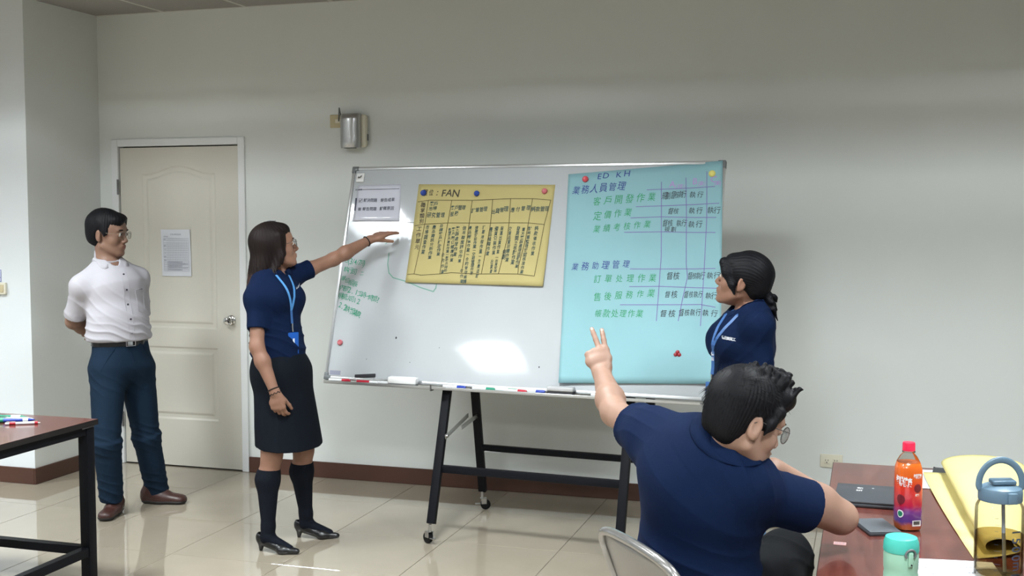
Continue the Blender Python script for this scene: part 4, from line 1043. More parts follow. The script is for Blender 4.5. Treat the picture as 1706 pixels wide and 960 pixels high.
def collar(F_name, parent, material, fieldlo, fieldhi, h, nk, hd, rin, rout, up0, up1, front, vwidth=.02, lean=.02):
    f = Field(fieldlo, fieldhi, h); ax = nrm(np.array(hd) - np.array(nk)); a = np.array(nk) + ax * up0; b = np.array(nk) + ax * up1
    f.rc(a, b, rout + lean, rout, .002); f.rc(a - ax * .05, b + ax * .05, rin + lean * .7, rin, .002, 'sub')
    f.cut(b, ax, .002); f.cut(a, -ax, .002); return f
def ribbon(name, pts, nrms, w_, material, parent, th=.0012):
    """flat strap lying on a surface"""
    V = []; F = []; n = len(pts)
    for i in range(n):
        t = nrm(np.array(pts[min(i + 1, n - 1)]) - np.array(pts[max(i - 1, 0)])); nn = nrm(nrms[i]); sd = np.cross(t, nn); sd = nrm(sd)
        for q, u in ((-1, 0), (1, 0), (1, 1), (-1, 1)): V.append(np.array(pts[i]) + sd * q * w_ / 2 + nn * th * u)
    for i in range(n - 1):
        for k in range(4): a = i * 4 + k; b = i * 4 + (k + 1) % 4; F.append((a, b, b + 4, a + 4))
    F.append((3, 2, 1, 0)); F.append(tuple((n - 1) * 4 + k for k in range(4)))
    return pymesh(name, V, F, material, parent, smooth=False)

# joints in metres
JOINTS = {
  'man': {'neck': [0.655, -1.03, 1.385], 'chest': [0.701, -1.034, 1.256], 'waist': [0.744, -1.06, 0.983], 'pelvis': [0.762, -1.063, 0.85], 'shR': [0.6, -1.178, 1.262], 'elR': [0.5, -1.13, 1.064], 'wrR': [0.521, -0.921, 0.962], 'shL': [0.743, -0.872, 1.292], 'wrL': [0.565, -0.945, 0.965], 'hipR': [0.734, -1.148, 0.799], 'knR': [0.773, -1.225, 0.425], 'anR': [0.753, -1.168, 0.108], 'hipL': [0.795, -0.974, 0.779], 'knL': [0.826, -0.947, 0.41], 'anL': [0.829, -0.852, 0.088], 'head': [0.66, -1.027, 1.541], 'elL': [0.7, -0.8, 1.05]},
  'woman': {'neck': [1.848, -1.322, 1.362], 'chest': [1.878, -1.361, 1.246], 'waist': [1.907, -1.378, 1.006], 'pelvis': [1.933, -1.379, 0.871], 'shR': [1.868, -1.492, 1.24], 'elR': [1.896, -1.559, 1.017], 'wrR': [1.999, -1.573, 0.798], 'shL': [1.892, -1.203, 1.337], 'elL': [2.044, -1.013, 1.424], 'wrL': [2.176, -0.839, 1.525], 'hipR': [1.938, -1.462, 0.825], 'knR': [1.939, -1.505, 0.473], 'anR': [1.924, -1.53, 0.078], 'hipL': [1.959, -1.292, 0.8], 'knL': [2.001, -1.291, 0.463], 'anL': [1.992, -1.256, 0.082], 'head': [1.862, -1.307, 1.488]},
  'lady': {'neck': [4.26, -1.436, 1.256], 'chest': [4.219, -1.468, 1.132], 'waist': [4.218, -1.476, 0.9], 'pelvis': [4.238, -1.479, 0.79], 'shL': [4.287, -1.601, 1.186], 'elL': [4.316, -1.61, 0.909], 'wrL': [4.194, -1.78, 0.818], 'shR': [4.155, -1.309, 1.147], 'elR': [4.142, -1.332, 0.86], 'wrR': [4.12, -1.511, 0.794], 'hipL': [4.258, -1.557, 0.77], 'knL': [4.261, -1.598, 0.42], 'anL': [4.288, -1.57, 0.09], 'hipR': [4.208, -1.407, 0.76], 'knR': [4.204, -1.43, 0.41], 'anR': [4.226, -1.403, 0.085], 'head': [4.21, -1.455, 1.36]},
  'sitter': {'neck': [4.37, -3.452, 1.054], 'chest': [4.303, -3.417, 0.942], 'waist': [4.29, -3.373, 0.714], 'pelvis': [4.332, -3.369, 0.545], 'shL': [4.151, -3.281, 1.022], 'elL': [3.997, -3.085, 1.055], 'wrL': [3.914, -2.895, 1.147], 'shR': [4.424, -3.463, 0.942], 'elR': [4.667, -3.249, 0.826], 'wrR': [4.494, -3.376, 0.979], 'hipL': [4.297, -3.289, 0.535], 'knL': [4.47, -2.951, 0.542], 'anL': [4.584, -2.965, 0.119], 'hipR': [4.423, -3.456, 0.588], 'knR': [4.511, -3.109, 0.661], 'anR': [4.565, -3.124, 0.185], 'head': [4.423, -3.473, 1.112]},
}
JOINTS = {a: {k: np.array(v) for k, v in b.items()} for a, b in JOINTS.items()}

def ring(F, c, ax, lat, n=40, off=0.0, r0=0.32):
    """points around a body at centre c, found on the cloth surface"""
    ax = nrm(ax); a = nrm(np.array(lat) - ax * (np.array(lat) @ ax)); b = np.cross(ax, a); P = []
    for k in range(n):
        t = 2 * PI * k / n; d = a * math.cos(t) + b * math.sin(t); P.append(F.cast(np.array(c) + d * r0, -d, off))
    return P
def belt_strip(name, P, ax, h, material, parent, th=.002):
    V = []; F = []; n = len(P); c = sum(P) / n
    for p in P:
        o = nrm(p - c)
        for q, u in ((-1, 0), (1, 0), (1, 1), (-1, 1)): V.append(p + np.array(ax) * q * h / 2 + o * th * u)
    for i in range(n):
        for k in range(4): a = i * 4 + k; b = i * 4 + (k + 1) % 4; a2 = ((i + 1) % n) * 4 + k; b2 = ((i + 1) % n) * 4 + (k + 1) % 4; F.append((a, b, b2, a2))
    return pymesh(name, V, F, material, parent, smooth=False)
def shoe(t, heel, toe, s=1.0, material='shoe_brown', laces=True, h=.004):
    heel = np.array(heel, float); toe = np.array(toe, float); d = nrm(toe - heel); L = np.linalg.norm(toe - heel); lat = np.cross((0, 0, 1), d); P = lambda f, z, l=0: heel + d * f * L + np.array([0, 0, z]) + lat * l
    for part in ('upper', 'sole'):
        g_ = 0 if part == 'upper' else .004
        F = Field(np.minimum(heel, toe) - .08, np.maximum(heel, toe) + np.array([.08, .08, .15]), h)
        F.ec(P(.10, .045), P(.45, .040), .034 + g_, .045 + g_, .038 + g_, .040 + g_, lat, .02, capr=.035); F.ec(P(.40, .034), P(.84, .026), .040 + g_, .040 + g_, .044 + g_, .030 + g_, lat, .03, capr=.045)
        if part == 'upper':
            F.ec(P(.16, .06), P(.22, .105), .036, .042, .036, .045, lat, .02, capr=.02)
            F.rc(P(.34, .088), P(.60, .060), .018, .012, .02); F.cut(P(0, .016), (0, 0, -1), .001); F.cut(P(0.2, .115), (0, 0, 1), .003)
            build(F, 'shoe', M[material], t)
        else:
            F.cut(P(0, .0195), (0, 0, 1), .002); F.cut(P(0, .0005), (0, 0, -1), .001); build(F, 'shoe_sole', M['sole'], t, smooth=1)
    if laces:
        for q in (-1, 1):
            tube('shoe_lace', [Vector(P(.40, .098, 0)), Vector(P(.42, .112, q * .016)), Vector(P(.47, .104, q * .030)), Vector(P(.44, .100, q * .012)), Vector(P(.40, .099, 0))], .0022, M[material], t, 6)
        for k in range(3): tube('shoe_lace', [Vector(P(.36 + k * .07, .100 - k * .008, -.016)), Vector(P(.37 + k * .07, .107 - k * .010, 0)), Vector(P(.36 + k * .07, .100 - k * .008, .016))], .0022, M[material], t, 6)

# ------------------------------------------------------------------ standing man in a white shirt
def man():
    P = JOINTS['man']; lat = nrm((P['shL'] - P['shR']) * (1, 1, 0)); fwd = np.cross(lat, (0, 0, 1))
    t = thing('person', 'standing man in white short-sleeved shirt, dark blue trousers, glasses, hands behind back', 'person', (P['pelvis'][0], P['pelvis'][1], 0))
    hs = 1.07; fr = frame_of((.985, .12, -.06)); O = P['head']
    h = .0045
    B = Field((.34, -1.42, .05), (1.0, -.68, 1.76), h)
    p = head(B, O, fr, hs)
    B.chain([p(0, -.022, -.03), P['neck'] + fwd * .0, P['chest'] + (P['neck'] - P['chest']) * .5], [.050, .052, .07], .03)
    torso(B, P, lat, -.012, w=(.145, .128, .150, .12), v=(.10, .09, .105, .08))
    arm(B, P['shR'], P['elR'], P['wrR'], (.046, .040, .038, .027)); arm(B, P['shL'], P['elL'], P['wrL'], (.046, .040, .038, .027))
    hand(B, P['wrR'], (.12, .95, -.25), (-.95, .1, .1), (0, .1, 1), [(.5, .6, .3)] * 4, tc=(.5, .4)); hand(B, P['wrL'], (-.1, -.80, .12), (-.9, .2, .1), (0, 0, 1), [(.7, .8, .4)] * 4, tc=(.5, .4))
    for sd in 'LR': B.chain([P['hip' + sd], P['kn' + sd], P['an' + sd]], [.07, .05, .038], .03)
    build(B, 'body', [M['skin_a'], M['lip']], t, groups=lipgroup(p, hs, fr))
    face_parts(t, p, hs, fr); glasses(t, p, hs, fr, M['rim_gold'])
    # trousers
    F = Field((.50, -1.42, .03), (1.06, -.66, 1.03), .005)
    T = dict(P); T['chest'] = P['waist'] + (0, 0, .1); T['neck'] = T['chest'] + (0, 0, .1)
    F.ec(P['pelvis'] - (0, 0, .03), P['waist'] + (0, 0, .02), .172, .122, .150, .112, lat, .05)
    F.ell(P['pelvis'] - fwd * .055 - (0, 0, .02), (.13, .085, .10), np.array([lat, fwd, (0, 0, 1)]), .05)
    for sd, q in (('L', 1), ('R', -1)):
        hp, kn, an = P['hip' + sd], P['kn' + sd], P['an' + sd]; F.ec(hp + lat * q * .0, kn, .098, .104, .073, .078, lat, .04); F.ec(kn, an - (0, 0, .02), .073, .078, .064, .070, lat, .04, capr=.02)
        F.cut(an - (0, 0, .035), (0, 0, -1), .004, an - .15, an + .12)
        F.rc(an - (0, 0, .09), an + (0, 0, .0), .052, .050, .003, 'sub')
    F.cut(P['waist'] - (0, 0, .015), (0, 0, 1), .003)
    def dsp(V):
        z = V[:, 2]; low = np.clip((.30 - z) / .2, 0, 1); kn = np.exp(-((z - .42) / .10) ** 2); cr = np.exp(-((z - .74) / .07) ** 2)
        return .0052 * low * (folds(V, (.15, .1, 1), 70, 1) + .6 * wob(V, 24, 5, 8)) + .0045 * kn * folds(V, (.3, .1, 1), 70, 4) + .004 * cr * folds(V, (.5, .5, 1), 60, 7) + .0022 * wob(V, 14, 6)
    build(F, 'trousers', M['trousers'], t, disp=dsp)
    wc = P['waist'] - (0, 0, .030); R_ = ring(F, wc, (0, 0, 1), lat, 56, .001)
    be = belt_strip('belt', R_, (0, 0, 1), .032, M['belt'], t, .003)
    fc = F.cast(wc + fwd * .3, -fwd); rt = np.cross(fwd, (0, 0, 1))
    bm = bmesh.new(); X = frame_mtx(fc + fwd * .004, rt, (0, 0, 1), fwd)
    for lo, hi in (((-.030, .013, 0), (.030, .018, .004)), ((-.030, -.018, 0), (.030, -.013, .004)), ((-.030, -.013, 0), (-.025, .013, .004)), ((.025, -.013, 0), (.030, .013, .004)), ((-.012, -.012, 0), (.020, .012, .003))): add_box(bm, lo, hi, .001, 1, X)
    bmobj('belt_buckle', bm, M['chrome'], be)
    tube('fly_seam', [Vector(F.cast(wc + np.array((0, 0, -.02 - k * .03)) + fwd * .3 + lat * .006 * k, -fwd, .001)) for k in range(5)], .0016, M['trousers'], t, 6)
    for q in (-1, 1): tube('pocket_seam', [Vector(F.cast(wc + np.array((0, 0, -.025 - k * .03)) + nrm(fwd * (.7 + .0 * k) + lat * q * (.55 + .16 * k)) * .3, -nrm(fwd * .7 + lat * q * (.55 + .16 * k)), .001)) for k in range(5)], .0016, M['trousers'], t, 6)
    # shirt
    F = Field((.36, -1.40, .90), (1.00, -.66, 1.50), h)
    F.ec(P['waist'] + (0, 0, .0), P['waist'] + (0, 0, .09), .165, .122, .158, .118, lat, .04)
    F.rc(P['neck'] - (0, 0, .055), P['neck'] - (0, 0, .012), .084, .067, .04)
    for sd in 'LR':
        s_, e_ = P['sh' + sd], P['el' + sd]; e2 = s_ + (e_ - s_) * .86; F.rc(s_, e2, .054, .060, .03)
        F.cut(e2, e_ - s_, .002, e2 - .09, e2 + .09); dd = nrm(e_ - s_); F.rc(e2 - dd * .03, e2 + dd * .08, .050, .053, .002, 'sub')
    torso(F, P, lat, .004, w=(.158, .152, .156, .120), v=(.110, .112, .118, .086), shk=.85)
    F.cut(P['waist'] - (0, 0, .022), (0, 0, -1), .012)
    nk = P['neck']; hd = p(0, -.02, -.04); axn = nrm(hd - nk)
    axc = nrm(axn + fwd * .45); neckline(F, nk, axc, fwd, .056, .036, .095); F.rc(nk + fwd * .05 + axc * .02, nk + fwd * .12 - np.array((0, 0, .095)), .040, .010, .005, 'sub')
    W_ = P['waist'][2]
    def dsp(V):
        z = V[:, 2]; lw = np.exp(-((z - W_ - .03) / .06) ** 2); mid = np.exp(-((z - W_ - .17) / .10) ** 2)
        ed = np.clip((z - 0.95) / .02, 0, 1)
        return ed * (.0075 * lw * folds(V, (.25, .2, 1), 75, 2) + .0050 * mid * folds(V, (.35, .45, .8), 48, 9)) + .0022 * wob(V, 16, 7, 3)
    build(F, 'shirt', M['white_cloth'], t, disp=dsp, smooth=2)
    collar_flap(t, F, M['white_cloth'], nk, axc, fwd, .064, .036, .45, .062, .018, .62)
    collar_ring(t, M['white_cloth'], nk, axc, fwd, .057, .064, .036, .014, .026)
    fc = lambda z, l=0: F.cast(np.array([P['chest'][0], P['chest'][1], z]) + fwd * .3 + lat * l, -fwd, .002)
    zs = [1.33, 1.245, 1.165, 1.085, 1.01]
    for z in zs: lathe('button', [(0, 0), (.0055, 0), (.0055, .0018), (.004, .0022), (0, .0016)], M['button'], t, 14, frame_mtx(fc(z), lat, (0, 0, 1), fwd))
    tube('placket_seam', [Vector(fc(z, .016)) for z in np.linspace(1.35, .98, 14)], .0011, M['white_cloth'], t, 5)
    tube('placket_seam', [Vector(fc(z, -.016)) for z in np.linspace(1.35, .98, 14)], .0011, M['white_cloth'], t, 5)
    pk = [fc(1.24, .055), fc(1.245, .085), fc(1.24, .115)]
    tube('pocket_edge', [Vector(x) for x in pk], .002, M['white_cloth'], t, 6); ribbon('pocket_mark', [fc(1.243, .088), fc(1.243, .112)], [fwd, fwd], .006, M['button'], t)
    tube('pocket_edge', [Vector(x) for x in (fc(1.24, .055), fc(1.13, .058), fc(1.115, .085), fc(1.13, .112), fc(1.24, .115))], .0011, M['white_cloth'], t, 6)
    shoe(t, (.745, -1.085, 0), (.800, -1.305, 0)); shoe(t, (.755, -.895, 0), (1.005, -.830, 0))
    # hair: short, swept across the forehead
    F = hairfield(O, fr, hs, .004); L, f_, U = fr; ax = np.array([L, f_, U]); s = hs
    F.ell(p(0, -.016, .052), (.083 * s, .103 * s, .093 * s), ax, .01); F.ell(p(0, -.050, -.005), (.070 * s, .056 * s, .065 * s), ax, .03)
    F.ell(p(.0, .062, .082), (.060 * s, .042 * s, .038 * s), ax, .02)
    for q in (-1, 1): F.ell(p(q * .070, .018, .020), (.012 * s, .022 * s, .036 * s), ax, .01)
    F.ell(p(0, .128, -.030), (.088 * s, .076 * s, .090 * s), ax, .010, 'sub'); F.rc(p(-.030, .112, .050), p(.055, .100, .078), .020 * s, .020 * s, .01, 'sub')
    for q in (-1, 1): F.ell(p(q * .085, -.008, -.008), (.030 * s, .026 * s, .034 * s), ax, .006, 'sub'); F.ell(p(q * .07, .055, -.045), (.04 * s, .055 * s, .055 * s), ax, .008, 'sub')
    F.cut(p(0, -.05, -.058), -U * .9 - f_ * .4, .01)
    c0 = p(.03, -.03, .06)
    def dsp(V):
        d = V - c0; a = np.arctan2(d @ f_, d @ L); return .0008 * np.sin(a * 60 + 3 * wob(V, 22, 5, 2)) + .0025 * wob(V, 38, 6, 5)
    build(F, 'hair', M['hair_black'], t, disp=dsp, smooth=1)
    rebase(t)
man()

def pump(t, heel, toe, ankle):
    heel = np.array(heel, float); toe = np.array(toe, float); d = nrm((toe - heel) * (1, 1, 0)); L = np.linalg.norm((toe - heel)[:2]); lat = np.cross((0, 0, 1), d); P = lambda f, z, l=0: np.array([heel[0], heel[1], 0]) + d * f * L + np.array([0, 0, z]) + lat * l
    F = Field(np.minimum(heel, toe) - .07, np.maximum(heel, toe) + np.array([.07, .07, .14]), .003)
    F.ec(P(.09, .070), P(.30, .062), .026, .032, .030, .030, lat, .02, capr=.026); F.ec(P(.28, .050), P(.66, .020), .030, .030, .037, .024, lat, .02); F.ec(P(.62, .020), P(.93, .016), .037, .024, .017, .014, lat, .02, capr=.020)
    F.rc(P(.10, .05), P(.085, .004), .019, .0085, .012)
    F.cut(P(0, .001), (0, 0, -1), .001)
    F.cut(P(.10, .098), (nrm(np.array([0, 0, 1]) * 1.0 + d * .28)), .004)
    F.ec(P(.14, .11), P(.62, .062), .024, .036, .026, .026, lat, .006, mode='sub', capr=.02)
    sl, X = F.reg(P(.2, -.02) - .1, P(.5, .02) + .1)
    F.rc(P(.26, .004), P(.50, -.016), .019, .016, .008, 'sub')
    build(F, 'pump', M['shoe_black'], t)
def embroid(t, F, c, d, w_, body, size, name='chest_lettering', slope=0.0):
    """small letters on the chest, put on the cloth surface found from outside"""
    d = nrm(d); rt = nrm(np.cross(-d, (0, 0, 1)) * -1); up = np.array((0, 0, 1.0))
    cache = {}
    def place(s, tt):
        key = round(s / .006)
        if key not in cache:
            q = F.cast(np.array(c) - d * .25 + rt * key * .006 + up * slope * key * .006, d, .0035); cache[key] = q
        k0 = math.floor(s / .006)
        for kk in (k0, k0 + 1):
            if kk not in cache: cache[kk] = F.cast(np.array(c) - d * .25 + rt * kk * .006 + up * slope * kk * .006, d, .0035)
        f_ = s / .006 - k0; q = cache[k0] * (1 - f_) + cache[k0 + 1] * f_
        return q + up * tt
    wr = Writing(place); wr.text(body, -w_ / 2, 0, w_ / 2, 0, size, off=.02); return wr.build(name, M['emblem'], t)
def polo(P, lat, fwd, lo, hi, h, hemz, nk, hd, sleeve, w, v, k=.05, grow=.012, bust=None, slr=.056, shk=1.0, nr=.052, vr=.024):
    F = Field(lo, hi, h)
    for sd in 'LR':
        s_, e_ = P['sh' + sd], P['el' + sd]; fr_ = sleeve[sd] if isinstance(sleeve, dict) else sleeve
        e2 = s_ + (e_ - s_) * fr_; F.rc(s_, e2, slr, slr * 1.04, .03); F.cut(e2, e_ - s_, .002, e2 - .09, e2 + .09); dd = nrm(e_ - s_); F.rc(e2 - dd * .03, e2 + dd * .08, slr * .84, slr * .86, .002, 'sub')
    torso(F, P, lat, grow, w=w, v=v, k=k, shk=shk)
    if bust:
        for q in (-1, 1): F.ell(P['chest'] + fwd * bust[0] + lat * q * bust[1] + np.array((0, 0, bust[2])), (bust[3], bust[3] * .95, bust[3] * .95), np.array([lat, fwd, (0, 0, 1)]), .05)
    axc = nrm(np.array(hd) - nk + fwd * .035)
    F.rc(nk - np.array((0, 0, .055)), nk - np.array((0, 0, .012)), nr + .026, nr + .009, .04)
    if hemz is not None: F.cut((0, 0, hemz), (0, 0, -1), .004)
    neckline(F, nk, axc, fwd, nr, vr)
    return F

# ------------------------------------------------------------------ woman pointing at the whiteboard
def woman():
    P = JOINTS['woman']; lat = nrm((P['shL'] - P['shR']) * (1, 1, 0)); fwd = np.cross(lat, (0, 0, 1)); fwd = nrm(fwd * .92 + np.array((.28, -.4, 0)) * .25)
    lat = np.cross((0, 0, 1), fwd)
    t = thing('person', 'woman with long brown hair pointing at whiteboard, navy polo, black skirt, knee socks', 'person', (P['pelvis'][0], P['pelvis'][1], 0))
    hs = 1.0; fr = frame_of((.81, .57, .17)); O = P['head']; h = .004; F3 = np.array((0, 0, 1.0))
    B = Field((1.66, -1.70, 0.0), (2.36, -.68, 1.68), h)
    p = head(B, O, fr, hs)
    B.chain([p(0, -.025, -.03), P['neck'] - fwd * .0, P['chest'] + (P['neck'] - P['chest']) * .5], [.043, .045, .06], .03)
    torso(B, P, lat, -.014, w=(.150, .118, .140, .11), v=(.10, .085, .10, .075))
    arm(B, P['shR'], P['elR'], P['wrR'], (.038, .034, .033, .0225)); arm(B, P['shL'], P['elL'], P['wrL'], (.038, .034, .033, .0225))
    tR = hand(B, P['wrR'], (.20, .05, -.97), (-.15, .98, .0), (1, .2, .1), [(.55, .55, .3), (.6, .6, .3), (.65, .6, .3), (.7, .6, .3)], s=.92, thumb=(.8, .45, .4), tc=(.2, .3), splay=.03)
    tL = hand(B, P['wrL'], (.68, .62, .36), (.1, .45, -.88), (.25, -.9, -.45), [(.10, .18, .12), (.16, .22, .14), (.22, .25, .15), (.32, .3, .2)], s=.95, thumb=(.90, .35, .42), tc=(.05, .05), splay=.04)
    for sd in 'LR':
        hp, kn, an = P['hip' + sd], P['kn' + sd], P['an' + sd]
        B.chain([hp + (P['pelvis'] - hp) * .25, kn + (hp - kn) * .15, kn], [.066, .050, .047], .03); cf = kn + (an - kn) * .30 - fwd * .018
        B.rc(kn, cf, .047, .053, .03); B.rc(cf, an + (kn - an) * .12, .053, .029, .03); B.rc(an + (kn - an) * .12, an, .029, .032, .02)
        toe = an + nrm(np.array((.94, .20 if sd == 'L' else -.02, 0))) * .12 - F3 * .055; B.rc(an - F3 * .015, toe, .030, .018, .02)
    build(B, 'body', [M['skin_b'], M['lip']], t, groups=lipgroup(p, hs, fr))
    face_parts(t, p, hs, fr, hairmat='hair_brown'); glasses(t, p, hs, fr, M['rim'])
    # socks
    for sd in 'LR':
        kn, an = P['kn' + sd], P['an' + sd]; F = Field(np.minimum(kn, an) - (.10, .10, .10), np.maximum(kn, an) + (.2, .12, .06), .004)
        cf = kn + (an - kn) * .30 - fwd * .018; F.rc(kn, cf, .050, .0565, .03); F.rc(cf, an + (kn - an) * .12, .0565, .0325, .03); F.rc(an + (kn - an) * .12, an, .0325, .0355, .02)
        toe = an + nrm(np.array((.94, .20 if sd == 'L' else -.02, 0))) * .12 - F3 * .055; F.rc(an - F3 * .015, toe, .0335, .021, .02)
        F.cut(kn + (an - kn) * .17, (kn - an), .002)
        build(F, 'knee_sock', M['sock'], t)
        hl = an - nrm(np.array((.94, .2 if sd == 'L' else -.02, 0))) * .058; pump(t, (hl[0], hl[1], 0), tuple(np.array((hl[0], hl[1], 0)) + nrm(np.array((.94, .20 if sd == 'L' else -.02, 0))) * .228), an)
    # skirt
    F = Field((1.68, -1.66, .46), (2.20, -1.10, 1.05), .0045)
    hp = (P['hipL'] + P['hipR']) / 2; F.ec(P['waist'] - F3 * .02, P['pelvis'], .128, .100, .158, .122, lat, .04); F.ec(P['pelvis'], np.array((hp[0] + .03, hp[1] - .02, .48)), .165, .125, .192, .150, lat, .05)
    F.ell(P['pelvis'] - fwd * .05, (.12, .09, .11), np.array([lat, fwd, F3]), .05)
    F.cut((hp[0], hp[1], .520), nrm((-.10, .06, -1)), .003); F.ec((hp[0] + .02, hp[1] - .01, .40), (hp[0] + .02, hp[1] - .01, .60), .140, .100, .120, .090, lat, .004, 'sub')
    F.cut(P['waist'] - F3 * .01, F3, .003)
    build(F, 'skirt', M['skirt'], t, disp=lambda V: .0035 * wob(V, 9, 5, 4, (1, 1, .35)) + .002 * folds(V, (1, .3, .25), 38, 6) * np.clip((.95 - V[:, 2]) / .2, 0, 1))
    # polo shirt
    nk = P['neck']; hd = p(0, -.025, -.04)
    F = polo(P, lat, fwd, (1.66, -1.68, .90), (2.18, -.98, 1.50), .0035, P['waist'][2] - .055, nk, hd, {'L': .46, 'R': .62}, (.150, .134, .142, .110), (.112, .104, .108, .080), bust=(.070, .060, -.005, .066), slr=.048, grow=.006, shk=.78)
    W_ = P['waist'][2]
    def dsp(V):
        z = V[:, 2]; lw = np.exp(-((z - W_ - .0) / .09) ** 2); arm_ = np.exp(-(((V - (P['chest'] + F3 * .02)) ** 2).sum(1)) / .02)
        return .0065 * lw * folds(V, (.25, .2, 1), 62, 3) + .003 * arm_ * folds(V, (.6, .3, .8), 60, 5) + .0022 * wob(V, 14, 6, 2)
    build(F, 'polo_shirt', M['navy_cloth'], t, disp=dsp)
    ax = nrm(hd - nk)
    collar_flap(t, F, M['navy_cloth'], nk, nrm(hd - nk + fwd * .035), fwd, .055, .034, .35, .046, .016)
    collar_ring(t, M['navy_cloth'], nk, nrm(hd - nk + fwd * .035), fwd, .048, .054, .034, .018)
    # lanyard with blue card holder
    cam_ = nrm(np.array((.52, -.84, 0.0))); dn = nrm(fwd * .75 + cam_ * .6)
    end = np.array((2.045, -1.432, 1.185))
    for a0 in (nk + lat * -.052 + ax * .012 + fwd * .02, nk + lat * .045 + ax * .008 + fwd * .035):
        pts = []; 
        for u in np.linspace(0, 1, 12):
            q = a0 * (1 - u) + end * u; pts.append(F.cast(q + dn * .2, -dn, .003) if u > .08 else a0 + dn * .012)
        ribbon('lanyard_strap', pts, [dn] * 12, .011, M['lanyard'], t)
    e0 = F.cast(end + dn * .2, -dn, .003); pts = [e0, e0 - F3 * .03 + dn * .002, e0 - F3 * .065 + dn * .006, e0 - F3 * .105 + dn * .010]
    ribbon('lanyard_strap', pts[:3], [dn] * 3, .012, M['lanyard_dark'], t)
    tube('lanyard_clip', [Vector(q + dn * .003) for q in (pts[2], pts[2] - F3 * .02, pts[3])], .0035, M['steel'], t, 8)
    R_ = np.cross(F3, dn); X = frame_mtx(pts[3] - F3 * .055 + dn * .004, R_, F3, dn)
    ch = box('card_holder', (-.030, -.056, -.003), (.030, .052, .004), M['card_blue'], t, .003, 2, mtx=X, auto=.7); box('card_window', (-.004, -.004, .0041), (.006, .022, .0048), M['card_white'], ch, mtx=X)
    embroid(t, F, P['chest'] + fwd * .05 + lat * .055 + F3 * .055, -nrm(fwd * .8 + cam_ * .6), .045, '每朝健', .015) if False else embroid(t, F, P['chest'] + fwd * .06 + lat * .070 + F3 * .055, -nrm(fwd * .9 + cam_ * .4), .040, '德品實業', .013, slope=.35)
    # bracelets and wrist band
    def wristring(w_, el, pos, r, rt_, m_, nm, wavy=0):
        c = w_ + (el - w_) * pos; a = nrm(w_ - el); u = nrm(np.cross(a, (0.3, .2, 1))); v_ = np.cross(a, u)
        tube(nm, [Vector(c + u * math.cos(q) * r + v_ * math.sin(q) * r + a * (wavy * math.sin(q * 9))) for q in np.linspace(0, 2 * PI, 36, endpoint=False)], rt_, m_, t, 8, closed=True)
    wristring(P['wrL'], P['elL'], .10, .0275, .0028, M['rubber'], 'wrist_band'); wristring(P['wrR'], P['elR'], .08, .0275, .0026, M['rubber'], 'wrist_band'); wristring(P['wrR'], P['elR'], -.02, .0275, .0018, M['rubber'], 'bracelet', .004)
    # hair: straight, to the shoulders
    F = hairfield(O, fr, hs, .004, (.19, .19, .17), .27); L, f_, U = fr; axs = np.array([L, f_, U]); s = hs
    dnw = nrm(np.array((-.16, -.13, -1.0))); dnw2 = nrm(np.array((-.30, -.12, -1)))
    F.ell(p(0, -.016, .050), (.084 * s, .105 * s, .091 * s), axs, .01)
    c1 = p(0, -.030, .02); c2 = c1 + np.array((-.045, -.020, -.215)); F.ec(c1, c2, .086, .080, .098, .058, L, .04)
    for q in (-1, 1):
        a = p(q * .070, .020, .060); b = p(q * .080, .020, -.04); F.chain([a, b, b + np.array((-.03, -.03, -.10)), b + np.array((-.045, -.035, -.145))], [.026, .019, .018, .014], .03)
    F.ell(p(0, .050, .085), (.056, .040, .035), axs, .02)
    F.ell(p(0, .100, -.080), (.170, .092, .078), axs, .010, 'sub'); F.ell(p(0, .140, -.005), (.130, .062, .062), axs, .010, 'sub')
    F.rc(p(0, .060, -.09), P['neck'] + fwd * .06, .045, .060, .012, 'sub')
    zc = O[2] - .222
    F.cut((0, 0, zc), (-.12, 0, -1), .012)
    def dsp(V):
        d = V - (O + np.array((-.02, -.02, 0))); a = np.arctan2(d @ f_, d @ L); low = np.clip((O[2] - .02 - V[:, 2]) / .1, 0, 1)
        return (.0008 + .0024 * low) * np.sin(a * 34 + 2.5 * wob(V, 7, 5, 2)) + .0035 * wob(V, 16, 6, 5, (1, 1, .4)) + .002 * low * np.sin(a * 75 + 2 * wob(V, 10, 4, 8))
    def grp(X): return (X[:, 2] + .03 * np.sin(X[:, 1] * 60) + .02 * np.sin(X[:, 0] * 90) < O[2] - .135).astype(int)
    build(F, 'hair', [M['hair_brown'], M['hair_tip']], t, disp=dsp, smooth=1, groups=grp)
    tube('hair_clip', [Vector(p(.0, .030, .136)), Vector(p(0, .0, .1415)), Vector(p(0, -.03, .1395))], .003, M['steel_dark'], t, 8)
    rebase(t)
woman()

